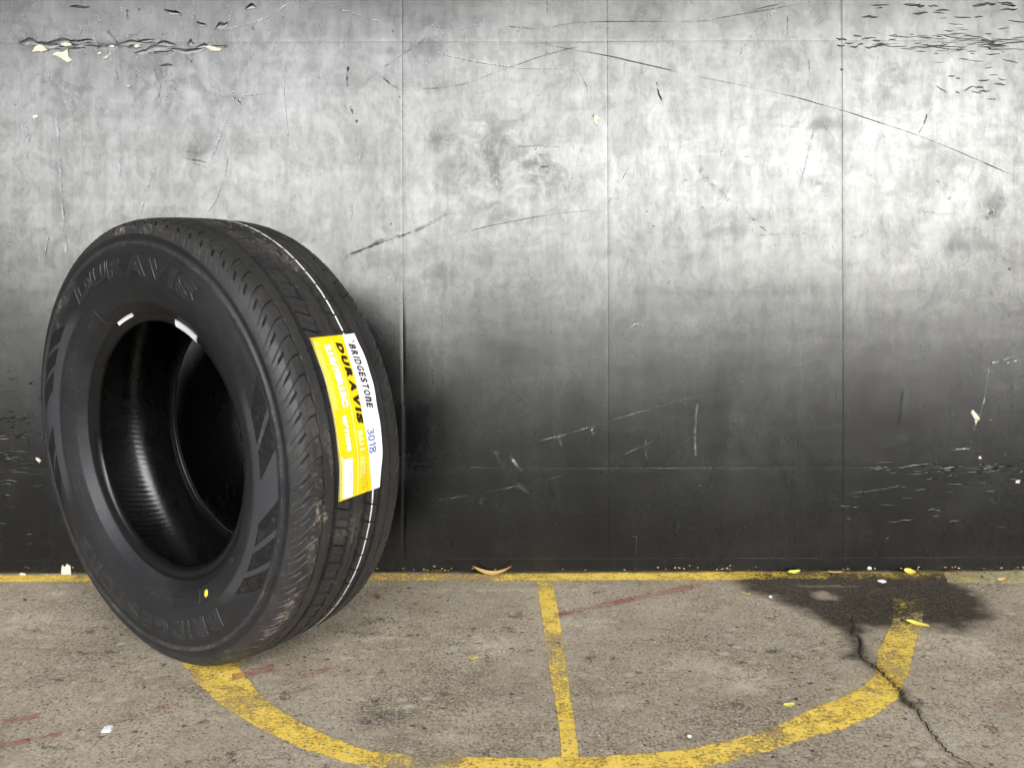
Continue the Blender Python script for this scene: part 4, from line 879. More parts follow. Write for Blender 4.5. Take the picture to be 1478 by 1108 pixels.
def build_tread():
    edges = []
    for c, h in ((.0412, .0032), (.0127, .0028)):
        edges += [c - h - .0007, c - h - .0001, c - h * .5, c, c + h * .5, c + h + .0001, c + h + .0007]
    edges += [.0158, .0152, .0376, .0383]
    edges += [.0612 - .0022, .0612 - .0013, .0612 - .0007, .0612 - .0003, .0612, .0612 + .0004, .0612 + .0009, .0612 + .0016, .0612 + .0024]
    edges += list(np.arange(.0168, .0372, .0014)) + list(np.arange(.0012, .0095, .0013)) + list(np.arange(.0455, .0590, .0017)) + [.00025, .0006, .0009]
    edges += list(np.arange(.0642, .0984, .00095)) + [.0980]
    e = np.unique(np.round(np.array(edges), 5)); e = e[np.concatenate([[True], np.diff(e) > 0.00018])]
    e = e[e <= .0980]
    b = np.concatenate([-e[::-1], [0], e])
    B, T = np.meshgrid(b, TH, indexing='xy')
    r = crown_r(B)
    r = r - tread_depth(B, T)
    r = r + (fbm(B * 120 + 3, T * 0.9, 5, 2) - .5) * .0004
    P = cyl(B, r, T)
    me = mesh_np('tread', P.reshape(-1, 3), grid_quads(len(TH), len(b), True))
    d = np.zeros(B.shape)
    def blot(b0, t0, rb, rt, a, seed):
        nonlocal d
        q = np.hypot((B - b0) / rb, (T - t0) / rt) + (fbm(B * 300, T * 1.8, seed, 3) - .5) * 2.2
        d = np.maximum(d, np.clip(1.25 - q, 0, 1) * a)
    for i, x in enumerate([(.070, -8, .010, 3.0, 1.), (.060, -9, .006, 2.2, 1.), (.072, -2, .009, 3., .6), (.074, -16, .008, 3., .6), (.066, -21, .007, 2.5, .6), (.078, -31, .007, 4, 1.), (.079, -37, .007, 4, 1.), (.083, -43, .008, 3, .7), (.070, -50, .014, 2, .4), (.060, -44, .008, 2, .5),
                           (.094, 96, .004, 3, 1.), (.095, 88, .004, 6, .6), (.092, 80, .004, 4, .4), (-.006, 62, .016, 5, .45), (-.012, 54, .010, 4, .6), (.02, 66, .016, 6, .3), (.03, 88, .03, 5, .4), (.0, 96, .05, 3, .3), (.01, 74, .03, 6, .2), (-.02, 70, .02, 5, .3), (.02, -14, .02, 3, .35), (.004, -16, .01, 4, .4), (.05, 100, .03, 4, .5), (.068, 10, .008, 8, .2), (.09, -60, .02, 8, .2), (.05, -35, .03, 10, .15), (.05, 6, .006, 6, .3)]):
        blot(*x, seed=i + 3)
    d = np.maximum(d, .09 * np.clip(fbm(B * 60, T * .35, 90, 4) * 2 - .75, 0, 1))
    attr(me, 'dirt', d.ravel())
    me.set_sharp_from_angle(angle=R(24))
    return link('tread', me, M['tread'], tyre)
build_tread()

def revolve(name, prof, mat, th, parent, dirt=None, depth=None):
    b, r = prof[:, 0], prof[:, 1]
    B, T = np.meshgrid(b, th, indexing='xy'); Rr = np.repeat(r[None], len(th), 0)
    if depth is not None: B, Rr = depth(B, Rr, T)
    me = mesh_np(name, cyl(B, Rr, T).reshape(-1, 3), grid_quads(len(th), len(b), True))
    attr(me, 'dirt', (np.zeros(B.shape) if dirt is None else dirt(B, Rr, T)).ravel())
    if dirt is side_dirt:                                   # lighter band and flash between the serrated fields
        phi = (T + 90) % 180 - 90 - 9.0 * (Rr - .2655) / .0305
        ang = np.clip((phi + 50) / 14, 0, 1) * np.clip((30 - phi) / 10, 0, 1)
        bandm = np.clip((Rr - .2485) / .0012, 0, 1) * np.clip((.2672 - Rr) / .0012, 0, 1) * ang
        flash = np.clip((Rr - .2485) / .0012, 0, 1) * np.clip((.2972 - Rr) / .001, 0, 1) * np.clip((phi + 42) / .6, 0, 1) * np.clip((17.5 - phi) / .6, 0, 1)
        rib = .55 * np.clip((Rr - .2998) / .0012, 0, 1) * np.clip((.3062 - Rr) / .0012, 0, 1)  # bluish highlight along the ridge, put into the colour
        attr(me, 'smooth', np.maximum(np.maximum(bandm, flash), rib).ravel())
    return link(name, me, mat, parent)

def side_dirt(B, Rr, T):
    d = .06 * np.clip(fbm(Rr * 90, T * .22, 12, 4) * 2 - .8, 0, 1)
    d = d + .38 * groove(Rr - .303, .0015, .004) * (.35 + .65 * (np.cos(np.radians(T + 50)) > -.2)) * np.clip(fbm(Rr * 200, T * .3, 14, 3) * 1.8 - .35, 0, 1)
    for r0, t0, rr_, rt, a in ((.30, 137, .010, 6, .6), (.292, 130, .012, 8, .35), (.285, -28, .014, 14, .6), (.275, 14, .02, 10, .35), (.285, -42, .012, 7, .6), (.302, -50, .004, 9, .9), (.302, 60, .004, 30, .35), (.29, 142, .02, 3, .5)):
        q = np.hypot((Rr - r0) / rr_, (T - t0) / rt) + (fbm(Rr * 300, T * .8, 40, 3) - .5) * 1.3
        d = np.maximum(d, np.clip(1.2 - q, 0, 1) * a)
    return d
TS = np.arange(0, 360, 0.4)
i_b = int(np.argmin(np.abs(PROF[:, 1] - .2035)))
side_prof = smooth_profile(PROF[:16], 70)
side_prof = np.vstack([PROF[:6], smooth_profile(PROF[5:15], 40)[1:], PROF[15:18]])
bead_prof = smooth_profile(PROF[17:], 40)
def ring_lines(B, Rr, T):
    """fine raised and sunk rings of the mould"""
    k = groove(Rr - .2425, .0004, .0006) * .0005 - groove(Rr - .234, .0003, .0005) * .0003
    return B + k, Rr
sidewall = revolve('sidewall', np.vstack([PROF[:6], smooth_profile(PROF[5:15], 90)[1:], PROF[15:18]]), M['side'], TS, tyre, side_dirt, ring_lines)
bead = revolve('bead', bead_prof, M['bead'], np.arange(0, 360, 1.0), tyre)
mir = np.array([-1, 1])
far_side = revolve('sidewall', np.vstack([PROF[:6], smooth_profile(PROF[5:15], 30)[1:], PROF[15:18]]) * mir, M['side'], np.arange(0, 360, 1.5), tyre, side_dirt)
revolve('bead', bead_prof * mir, M['bead'], np.arange(0, 360, 1.0), tyre)
LIN = np.array([(.0675, .2060), (.0745, .2160), (.0855, .2350), (.0925, .2560), (.0920, .2760), (.0840, .2980), (.0690, .3140), (.0480, .3220), (.0250, .3255), (0, .3265)])
lin = smooth_profile(LIN, 30)
lin = np.vstack([lin, lin[::-1][1:] * mir])
def ribs(B, Rr, T):
    w = np.clip((.075 - np.abs(B)) / .02, 0, 1) * np.clip((np.abs(T % 360 - 0) * 0 + 1), 0, 1)
    ph = (T + B * 60) / 360 * 205
    saw = np.clip(1 - np.abs((ph % 1) - .5) * 2 / .34, 0, 1)
    return B, Rr - saw * .0009 * w
revolve('inner_liner', lin, M['liner'], np.arange(0, 360, 0.25), tyre, None, ribs)

# dark serrated fields of the sidewall: ten slanted slabs in two groups
side_r = PROF[5:20][::-1]
def side_b(r): return np.interp(r, side_r[:, 1], side_r[:, 0])
def slab(name, r0, r1, t0, t1, shift, h, mat, parent, nr=7, nt=14):
    rs = np.linspace(r0, r1, nr); q = np.linspace(0, 1, nt)
    RR, QQ = np.meshgrid(rs, q, indexing='ij')
    TT = t0 + (t1 - t0) * QQ + shift * (RR - .2655) / .0305
    top = cyl(side_b(RR) + h, RR, TT).reshape(-1, 3)
    e = 0.0012
    RB = r0 - e + (r1 - r0 + 2 * e) * (RR - r0) / (r1 - r0); QB = -.01 + 1.02 * QQ
    TB = t0 + (t1 - t0) * QB + shift * (RB - .2655) / .0305
    low = cyl(side_b(RB) - .0006, RB, TB).reshape(-1, 3)
    n = nr * nt; quads = list(grid_quads(nr, nt)[:, ::-1])
    ring = [i * nt for i in range(nr)] + [(nr - 1) * nt + j for j in range(1, nt)] + [i * nt + nt - 1 for i in range(nr - 2, -1, -1)] + [j for j in range(nt - 2, 0, -1)]
    for i in range(len(ring)):
        a, b_ = ring[i], ring[(i + 1) % len(ring)]
        quads.append((a, b_, b_ + n, a + n))
    me = mesh_np(name, np.vstack([top, low]), quads, smooth=False)
    rg = np.random.default_rng(int(abs(t0) * 10))
    attr(me, 'dirt', np.concatenate([np.clip(fbm(RR * 260, TT * .9, 5, 3) * 1.7 - .55, 0, .8).ravel()] * 2) * (0.16 if t0 < 90 else .04))
    return link(name, me, mat, parent)
for half in (0, 180):
    for t0, t1 in ((8.7, 17.5), (-1.7, 6.6), (-22.2, -14.5), (-31.8, -24.6), (-41.8, -34.2)):
        slab('serrated_field', .2665, .2965, t0 + half, t1 + half, 9.0, .00045, M['serr'], sidewall)

# lettering -------------------------------------------------------------------
def text_mesh(txt, size=1.0, bold=0.0, shear=0.0, depth=0.0, stretch=1.0, tall=None, space=1.0, outline=0.0):
    """flat letters as (verts Nx3, faces): x along the line from 0 to 1, y from 0 to 1 cap height, z up"""
    cu = bpy.data.curves.new('text', 'FONT'); cu.body = txt
    cu.offset = bold; cu.shear = shear; cu.extrude = depth; cu.resolution_u = 3; cu.space_character = space
    if outline: cu.fill_mode = 'NONE'; cu.extrude = 0; cu.bevel_depth = outline; cu.bevel_resolution = 1
    ob = bpy.data.objects.new('text', cu); COL.objects.link(ob)
    dg = bpy.context.evaluated_depsgraph_get()
    me = bpy.data.meshes.new_from_object(ob.evaluated_get(dg))
    bpy.data.objects.remove(ob); bpy.data.curves.remove(cu)
    return me

def warp(name, me, fn, mat, parent, h, cut=None, keep_bottom=True):
    """fit the letters into the unit box, subdivide long edges, bend them through fn(u, v, w)"""
    bm = bmesh.new(); bm.from_mesh(me); bpy.data.meshes.remove(me)
    co = np.array([v.co for v in bm.verts]); lo, hi = co.min(0), co.max(0); d = np.maximum(hi - lo, 1e-9)
    bmesh.ops.triangulate(bm, faces=bm.faces[:])
    if cut:
        for _ in range(4):
            long = [e for e in bm.edges if max(abs(e.verts[0].co.x - e.verts[1].co.x) / d[0], abs(e.verts[0].co.y - e.verts[1].co.y) / d[1] * cut[1]) > cut[0]]
            if not long: break
            bmesh.ops.subdivide_edges(bm, edges=long, cuts=1)
            bmesh.ops.triangulate(bm, faces=bm.faces[:])
    co = np.array([v.co for v in bm.verts]); q = (co - lo) / d
    P = fn(q[:, 0], q[:, 1], q[:, 2] * h if hi[2] - lo[2] > 1e-6 else np.full(len(q), h))
    for v, p in zip(bm.verts, P): v.co = p
    out = bpy.data.meshes.new(name); bm.to_mesh(out); bm.free()
    attr(out, 'dirt', np.full(len(out.vertices), .05))
    return link(name, out, mat, parent)

def on_side(t0, t1, r0, r1, sink=.0012):
    """letters on the near sidewall, tops outward, running from t0 to t1 degrees"""
    return lambda u, v, w: cyl(side_b(r0 + (r1 - r0) * v) - sink + w, r0 + (r1 - r0) * v, t0 + (t1 - t0) * u)
def tall_n(txt):
    me = text_mesh(txt, bold=.012, depth=.05); return me

def word_mesh(chars, bold, shear, depth=.05, space=1.0, gap=.08, outline=0.0):
    """letters set one by one so that each can have its own width and height: (char, width, is_small)"""
    bm = bmesh.new(); x = 0.0
    for ch, wd, small in chars:
        me = text_mesh(ch, bold=bold, depth=depth, outline=outline)
        t = bmesh.new(); t.from_mesh(me); bpy.data.meshes.remove(me)
        co = np.array([v.co for v in t.verts]); lo, hi = co.min(0), co.max(0)
        for v in t.verts:
            yy = (v.co.y - lo[1]) / (hi[1] - lo[1])
            v.co = Vector((x + (v.co.x - lo[0]) / (hi[0] - lo[0]) * wd + shear * yy, yy, v.co.z))
        m2 = bpy.data.meshes.new('t'); t.to_mesh(m2); t.free(); bm.from_mesh(m2); bpy.data.meshes.remove(m2)
        x += wd + gap
    out = bpy.data.meshes.new('word'); bm.to_mesh(out); bm.free(); return out
BR = [('B', .62, 0), ('R', .62, 0), ('I', .17, 0), ('D', .62, 0), ('G', .62, 0), ('E', .52, 0), ('S', .56, 0), ('T', .56, 0), ('O', .64, 0), ('n', .56, 1), ('E', .52, 0)]
DU = [('D', .80, 0), ('U', .78, 0), ('R', .80, 0), ('A', .86, 0), ('V', .84, 0), ('I', .24, 0), ('S', .74, 0)]
warp('lettering', word_mesh(DU, .045, .05, gap=.05), on_side(125.5, 57.5, .2575, .2862), M['letter'], sidewall, .0018, (.02, .35))
warp('lettering_rim', word_mesh(DU, .045, .05, gap=.05, outline=.022), on_side(125.8, 57.2, .2570, .2867, .0004), M['letter'], sidewall, .0017, (.02, .35))
warp('lettering', word_mesh(BR, .030, .05, gap=.13), on_side(-53.5, -139, .2585, .2870), M['letter'], sidewall, .0019, (.02, .35))
warp('lettering_rim', word_mesh(BR, .030, .05, gap=.13, outline=.022), on_side(-53.2, -139.3, .2580, .2875, .0004), M['letter'], sidewall, .0014, (.02, .35))
warp('lettering', text_mesh('215/70R15C', bold=.01, depth=.05), on_side(118.5, 96, .2245, .2335), M['letter'], sidewall, .0019, (.04, .35))
warp('lettering', text_mesh('109/107S', bold=.0, depth=.05), on_side(91, 80, .2265, .2315), M['letter'], sidewall, .0018, (.05, .35))
warp('lettering', text_mesh('R611', bold=.01, depth=.05), on_side(45, 30, .262, .276), M['letter'], sidewall, .0017, (.08, .35))
# rows of fine moulded marks too small to read: dashes
def dashes(t0, t1, r0, r1, n, seed):
    V, F = [], []
    rg = random.Random(seed)
    for i in range(n):
        ta = t0 + (t1 - t0) * (i + .12) / n; tb = t0 + (t1 - t0) * (i + rg.uniform(.5, .85)) / n
        ra, rb_ = (r0, r1) if rg.random() < .7 else (r0, (r0 + r1) / 2)
        o = len(V)
        for t_, r_, h_ in ((ta, ra, -.0008), (tb, ra, -.0008), (tb, rb_, -.0008), (ta, rb_, -.0008), (ta, ra, .0005), (tb, ra, .0005), (tb, rb_, .0005), (ta, rb_, .0005)):
            V.append(tuple(cyl(side_b(r_) + h_, r_, t_)))
        F += [tuple(o + k for k in q) for q in ((4, 5, 6, 7), (0, 1, 5, 4), (1, 2, 6, 5), (2, 3, 7, 6), (3, 0, 4, 7))]
    me = mesh_np('moulded_mark', V, faces=F, smooth=False); attr(me, 'dirt', np.full(len(V), .1)); return me
for a in [(149, 137, .2315, .2350, 14, 1), (148, 136, .2265, .2285, 12, 2), (131, 126, .2260, .2300, 6, 3), (-102, -74, .2285, .2325, 18, 5), (-160, -140, .2290, .2330, 14, 6), (72, 66, .2275, .2305, 5, 7)]:
    link('moulded_mark', dashes(*a), M['letter'], sidewall)
def side_bar(r0, r1, t, w=.0007, h=.0007):
    V = []; dt = math.degrees(w / .23)
    n = 5
    for i in range(n):
        r = r0 + (r1 - r0) * i / (n - 1)
        for t_, hh in ((t - dt, -.0005), (t - dt * .3, h), (t + dt * .3, h), (t + dt, -.0005)): V.append(tuple(cyl(side_b(r) + hh, r, t_)))
    me = mesh_np('moulded_mark', V, grid_quads(n, 4)); attr(me, 'dirt', np.zeros(len(V))); return link('moulded_mark', me, M['letter'], sidewall)
side_bar(.213, .2375, 121.5); side_bar(.2215, .2400, -63.2); side_bar(.2190, .2420, -122); side_bar(.2240, .2440, -175)
# small round emblem and paint dot on the sidewall
def side_disc(name, r, t, rad, h, mat, ringed=False):
    V, F = [], []
    n = 20; dt = lambda x: math.degrees(x / r)
    fr = [(1.0, -.0004), (1.0, h), (.62, h), (.55, -.0002)] if ringed else [(1.0, -.0002), (.96, h), (.5, h * 1.2)]
    for f_, hh in fr:
        for i in range(n):
            a = 2 * math.pi * i / n
            rr_ = r + rad * f_ * math.sin(a)
            V.append(tuple(cyl(side_b(rr_) + hh, rr_, t + dt(rad * f_ * math.cos(a)))))
    for k in range(len(fr) - 1):
        for i in range(n): F.append((k * n + i, k * n + (i + 1) % n, (k + 1) * n + (i + 1) % n, (k + 1) * n + i))
    if not ringed: F.append(tuple((len(fr) - 1) * n + i for i in range(n)))
    me = mesh_np(name, V, faces=F); attr(me, 'dirt', np.zeros(len(V))); return link(name, me, mat, sidewall)
side_disc('paint_dot', .2310, -58.8, .0054, .0003, M['dot'])
side_disc('moulded_emblem', .2270, -36.5, .0055, .0006, M['letter'], True)

# white dashed line on the tread blocks
def dash(k):
    c = -0.25 * PITCH + k * PITCH
    V = []; n = 8; b0, b1 = -.0284, -.0256
    q = (.0382 - .027) / .0229
    t0 = -(0.25 * PITCH - 1.3 * q) + k * PITCH + .22; t1 = t0 + PITCH - .44
    for i in range(n):
        t = t0 + (t1 - t0) * i / (n - 1)
        jj = .00025 * math.sin(k * 1.7 + i * .6)
        for b_, dr in ((b0, -.0003), (b0 + .0001, .00025), (b1 - .0001, .00025), (b1, -.0003)): V.append(tuple(cyl(b_ + jj, crown_r(b_) + dr, t)))
    return mesh_np('white_dash', V, grid_quads(n, 4))
d0 = link('white_dash', dash(0), M['dashw'], tyre)
for k in range(1, 78):
    o = link('white_dash', dash(k), None, tyre); o.data.materials.append(M['dashw'])

# tags stuck on the bead
def bead_r(b): return b
def bead_tag(name, t0, t1, s0, s1, mat, slant=0.0):
    """a small sticker on the bead, between profile lengths s0..s1"""
    p = smooth_profile(PROF[15:24], 80); L = np.concatenate([[0], np.cumsum(np.hypot(*np.diff(p, axis=0).T))])
    V = []; n, m = 14, 8
    for top in (1, 0):
        for i in range(n):
            u = i / (n - 1)
            for j in range(m):
                v = j / (m - 1)
                s = s0 + (s1 - s0) * v + slant * (u - .5)
                b_ = np.interp(s, L, p[:, 0]); r_ = np.interp(s, L, p[:, 1])
                k = .0006 if top else -.0002
                V.append(tuple(cyl(b_ + k, r_ - k * .8, t0 + (t1 - t0) * u)))
    q = list(grid_quads(n, m)); N = n * m
    ring = [i * m for i in range(n)] + [(n - 1) * m + j for j in range(1, m)] + [i * m + m - 1 for i in range(n - 2, -1, -1)] + [j for j in range(m - 2, 0, -1)]
    q += [(ring[i], ring[(i + 1) % len(ring)], ring[(i + 1) % len(ring)] + N, ring[i] + N) for i in range(len(ring))]
    me = mesh_np(name, V, q); return link(name, me, mat, bead)
bead_tag('paper_tag', 117.2, 104.6, .0080, .0135, M['lab_w'])
bead_tag('paper_tag', 74.0, 58.2, .0125, .0245, M['lab_w'])

# the label round the tread ---------------------------------------------------------
T0, T1 = 31.0, -6.4
def lab_r(b, th):
    return .3424 + .0004 * np.sin(np.radians(th * 24)) + .0009 * np.clip((-b - .030) / .016, 0, 1) ** 2 * (1 + np.sin(np.radians(th * 17 + 40)))
def lab_edge(u):
    """left and right edge of the paper (offsets from the tread centre) along its length"""
    l = .0358 + .0021 * u + .0004 * np.sin(u * 21)
    r = -.0442 - .0016 * np.sin(np.clip(u / .62, 0, 1) * math.pi) + .0058 * np.clip((u - .62) / .38, 0, 1) ** 1.2 + .0004 * np.sin(u * 30)
    return l, r
def lab_pt(u, b, lift=0.0):
    th = T0 + (T1 - T0) * u
    return cyl(b, lab_r(b, th) + lift, th + (b - 0) * -4.0 * 0)
LBW = lambda u: -.0222 + .0070 * np.sin(np.clip(u * 1.05, 0, 1) * math.pi) ** .8 - .0002 * u       # border of yellow and white
def label_sheet():
    n = 90; rows = 20
    u = np.linspace(0, 1, n)
    l, r = lab_edge(u); wb = LBW(u)
    V, Q, mi = [], [], []
    cols = []
    for k in range(14): cols.append(l + (wb - l) * (k / 13))
    for k in range(1, 13): cols.append(wb + (r - wb) * (k / 12))
    Bm = np.stack(cols, 1); U = np.repeat(u[:, None], Bm.shape[1], 1)
    # the short ends run a little askew
    U = U + np.where(U > .9, (U - .9) * 10 * .012 * (Bm - .036) / .08, 0) * 1.0
    top = lab_pt(U, Bm); low = lab_pt(U, Bm, -.00028)
    nc = Bm.shape[1]; N = n * nc
    q = grid_quads(n, nc); mats = np.tile((np.arange(nc - 1) >= 13).astype(int), n - 1)
    ring = [i * nc for i in range(n)] + [(n - 1) * nc + j for j in range(1, nc)] + [i * nc + nc - 1 for i in range(n - 2, -1, -1)] + [j for j in range(nc - 2, 0, -1)]
    q2 = np.array([(ring[i], ring[(i + 1) % len(ring)], ring[(i + 1) % len(ring)] + N, ring[i] + N) for i in range(len(ring))])
    me = mesh_np('label', np.vstack([top.reshape(-1, 3), low.reshape(-1, 3)]), np.vstack([q, q[:, ::-1] + N, q2]))
    me.polygons.foreach_set('material_index', np.concatenate([mats, np.ones(len(q), int), np.ones(len(q2), int)]).astype(np.int32))
    return link('label', me, [M['lab_y'], M['lab_w']], tyre)
lab = label_sheet()
def print_box(name, ua, ub, fa, fb, mat, n=30, lift=.00012):
    u = np.linspace(ua, ub, n); m = 5
    B = np.stack([fa(u) + (fb(u) - fa(u)) * j / (m - 1) for j in range(m)], 1)
    return link(name, mesh_np(name, lab_pt(np.repeat(u[:, None], m, 1), B, lift).reshape(-1, 3), grid_quads(n, m)), mat, lab)
th2u = lambda t: (T0 - t) / (T0 - T1)
def on_label(ta, tb, b_top, b_bot, lift=.0002):
    """letters on the label: reading downwards, tops to the right (far) side"""
    def fn(u, v, w):
        uu = th2u(ta) + (th2u(tb) - th2u(ta)) * u
        bt = b_top(uu) if callable(b_top) else b_top; bb = b_bot(uu) if callable(b_bot) else b_bot
        return lab_pt(uu, bb + (bt - bb) * v, lift + .00022)
    return fn
sep = lambda u: .0026 + .0011 * u
print_box('printed_line', .03, .985, lambda u: sep(u) + .0006, lambda u: sep(u) - .0006, M['lab_pale'], 60)
print_box('printed_line', .06, .98, lambda u: .0345 + .0015 * u, lambda u: .0335 + .0015 * u, M['lab_pale'], 60)
print_box('printed_panel', th2u(2.9), th2u(-6.1), lambda u: .0288 + .0 * u, lambda u: .0128 + .0 * u, M['lab_w'], 20)
print_box('printed_panel', th2u(3.6), th2u(-6.1), lambda u: .0325 + .0 * u, lambda u: .0294 + .0 * u, M['lab_pale'], 20, .0001)
wtop = lambda u: LBW(u) - .0145 + .0008 * u; wbot = lambda u: LBW(u) - .0045
warp('lettering', word_mesh(BR, .045, .22, 0, gap=.15), on_label(28.6, 12.9, lambda u: -.0370 + .0 * u, lambda u: -.0262 + .001 * np.sin(u * 5)), M['ink'], lab, 0, (.03, .4))
warp('lettering', word_mesh(DU, .085, .18, 0, gap=.14), on_label(29.3, 9.9, -.0146, -.0036), M['ink'], lab, 0, (.03, .4))
warp('lettering', text_mesh('215/70R15C', bold=.075), on_label(29.0, 14.2, .0068, .0182), M['lab_w'], lab, 0, (.03, .4))
warp('lettering', text_mesh('109/107S', bold=.07), on_label(12.4, 4.4, .0138, .0225), M['lab_w'], lab, 0, (.04, .4))
warp('lettering', text_mesh('R611', bold=.07), on_label(8.5, 3.9, -.0100, -.0012), M['lab_pale'], lab, 0, (.08, .4))
red = bpy.data.meshes.new('t'); red.from_pydata([(0, 0, 0), (1, 0.1, 0), (.2, 1, 0)], [], [(0, 1, 2)])
warp('printed_emblem', red, on_label(29.3, 28.6, -.0395, -.0345, .00025), M['ink_r'], lab, 0)
def fine_print(t0, t1, b0, b1, rows, n, mat, name='fine_print'):
    V, F = [], []; rg = random.Random(int(b0 * 1e5))
    for k in range(rows):
        bb = b0 + (b1 - b0) * (k + .5) / rows; t = t0
        while t > t1 + .3:
            w = rg.uniform(.15, .9); hh = abs(b1 - b0) / rows * .22
            o = len(V)
            for tt_, b_ in ((t, bb - hh), (t - w, bb - hh), (t - w, bb + hh), (t, bb + hh)): V.append(tuple(lab_pt(np.array(th2u(tt_)), np.array(b_), .0002)))
            F.append((o, o + 1, o + 2, o + 3)); t -= w + rg.uniform(.12, .3)
    return link(name, mesh_np(name, V, faces=F), mat, lab)
fine_print(28, 14, .0255, .0325, 3, 0, M['lab_pale']); fine_print(31 - 1.0, 28.6, .0250, .0330, 4, 0, M['lab_pale'])
fine_print(2.6, -2.0, -.0100, .0000, 3, 0, M['lab_pale'])
faint = mat_simple('label_faint_ink', (0.62, 0.44, 0.02), 0.4)
fine_print(.5, -5.4, -.0160, -.0030, 5, 0, faint)
bar = mat_simple('label_grey_print', (0.42, 0.41, 0.38), 0.45)
fine_print(-.2, -2.2, .0150, .0190, 5, 0, bar)
# the number written by hand in blue pen
def pen(strokes, ta, tb, btop, bbot, w=.0016):
    V, Q, o = [], [], 0
    for st in strokes:
        P = spline(st, 6) if len(st) > 2 else np.array([st[0], st[1]], float)
        uu = th2u(ta) + (th2u(tb) - th2u(ta)) * P[:, 0]; bb = bbot + (btop - bbot) * P[:, 1]
        X = np.stack([uu * .2226, bb], 1); t = np.gradient(X, axis=0); t /= np.linalg.norm(t, axis=1)[:, None] + 1e-9
        nn_ = np.stack([-t[:, 1], t[:, 0]], 1) * w / 2
        E = np.stack([X - nn_, X + nn_], 1)
        pts = lab_pt(E[..., 0] / .2226, E[..., 1], .00045)
        V.append(pts.reshape(-1, 3)); Q.append(grid_quads(len(X), 2) + o); o += len(X) * 2
    return link('handwriting', mesh_np('handwriting', np.vstack(V), np.vstack(Q)), M['pen'], lab)
pen([[(0, .85), (.08, 1), (.17, .85), (.12, .58), (.06, .55), (.14, .5), (.19, .25), (.10, .0), (0, .12)],
     [(.33, 1), (.27, .6), (.29, .15), (.36, .0), (.43, .35), (.41, .85), (.33, 1)],
     [(.52, .80), (.60, 1.0), (.61, .5), (.60, .0)],
     [(.86, .92), (.76, 1.0), (.70, .80), (.80, .52), (.91, .22), (.84, .0), (.72, .10), (.76, .45), (.90, .75), (.86, .92)]], 8.3, 2.3, -.0308, -.0195)


# ----------------------------------------------------------------------------
# small things lying about
# ----------------------------------------------------------------------------
def leaf(name, px, py, length, width, turn, curl, mat, label, category, lift=.002, roll=0.0, at=None, stand=0.0, group=None, bow=0.0):
    """pointed leaf with a midrib, cupped and curled, with a little thickness"""
    n, m = 15, 7
    V = []
    for top in (1, 0):
        for i in range(n):
            u = i / (n - 1); w = width * (math.sin(math.pi * min(1, u * .98 + .01)) ** .75) * (1.15 - .35 * u)
            for j in range(m):
                v = (j / (m - 1) - .5)
                z = curl * (u - .5) ** 2 * 4 * length * .25 + abs(v) * width * .35 - (0.0002 if j == 3 else 0) + (0.00022 if top else 0)
                z += .0004 * math.sin(u * 9 + j)
                V.append((length * (u - .5), v * w + bow * math.sin(math.pi * u) * width * .3, z))
    q = list(grid_quads(n, m)); N = n * m
    q += [tuple(reversed([k + N for k in f])) for f in grid_quads(n, m)]
    ring = [i * m for i in range(n)] + [(n - 1) * m + j for j in range(1, m)] + [i * m + m - 1 for i in range(n - 2, -1, -1)] + [j for j in range(m - 2, 0, -1)]
    q += [(ring[i], ring[(i + 1) % len(ring)], ring[(i + 1) % len(ring)] + N, ring[i] + N) for i in range(len(ring))]
    me = mesh_np(name, V, q)
    x, y = on_floor(px, py)
    if at: x, y = at
    o = link(name, me, mat, None, label, category, group)
    o.matrix_world = Matrix.Translation((x, y, float(ground_z(x, y)) + lift)) @ Matrix.Rotation(math.atan(SLOPE), 4, 'X') @ Matrix.Rotation(R(turn), 4, 'Z') @ Matrix.Rotation(R(stand), 4, 'X') @ Matrix.Rotation(R(roll), 4, 'Y')
    return o
# the long curled leaf resting against the foot of the wall
x_, _ = on_wall(711, 826)
leaf('curled_leaf', 711, 832, .076, .011, 0, 1.25, M['leaf_o'], 'long curled orange leaf with both tips up at the wall foot, right of the tyre', 'leaf', .0050, 0, (x_, -.0125), 34)
leaf('fallen_leaf', 683, 952, .017, .0055, 22, .5, M['leaf_y'], 'tiny pale yellow leaf on bare concrete between the tyre and the centre line', 'leaf', .0016, 8)
leaf('fallen_leaf', 1139, 1019, .017, .010, 5, .35, M['leaf_g'], 'lime green leaf scrap on the concrete inside the half circle line', 'leaf', .0016, -6)
leaf('fallen_leaf', 1324, 902, .036, .011, -32, .25, M['leaf_y'], 'folded yellow leaf lying on the upper right end of the half circle line', 'leaf', .0026, 4, None, 14)
leaf('fallen_leaf', 1309, 826, .022, .016, -28, .30, M['leaf_y'], 'broad bright yellow leaf at the wall foot, right of the white scrap', 'leaf', .0035, 6, (on_wall(1308, 826)[0], -.014), 24)
leaf('fallen_leaf', 1142, 826, .026, .010, 8, .30, M['leaf_g'], 'yellow green leaf tucked under the wall foot at the left part of the dark stain', 'leaf', .0030, -5, (on_wall(1143, 826)[0], -.012), 22)
leaf('fallen_leaf', 1202, 825, .030, .007, 2, .15, M['leaf_o'], 'thin dull orange leaf edge under the wall foot, middle of the dark stain', 'leaf', .0020, 3, (on_wall(1202, 826)[0], -.010), 6)
leaf('fallen_leaf', 1446, 840, .020, .013, 12, .4, M['leaf_o'], 'small orange leaf on the faded cream strip at the far right', 'leaf', .0020, -8, None, 8)
leaf('fallen_leaf', 544, 865, .016, .010, 70, 1.3, M['leaf_b'], 'crumpled reddish brown leaf on the concrete just right of the tyre', 'leaf', .0050, 20, None, 30)
leaf('fallen_leaf', 1077, 858, .016, .007, -10, .3, M['leaf_o'], 'pale orange leaf scrap by the left edge of the dark stain', 'leaf', .0012, 0)

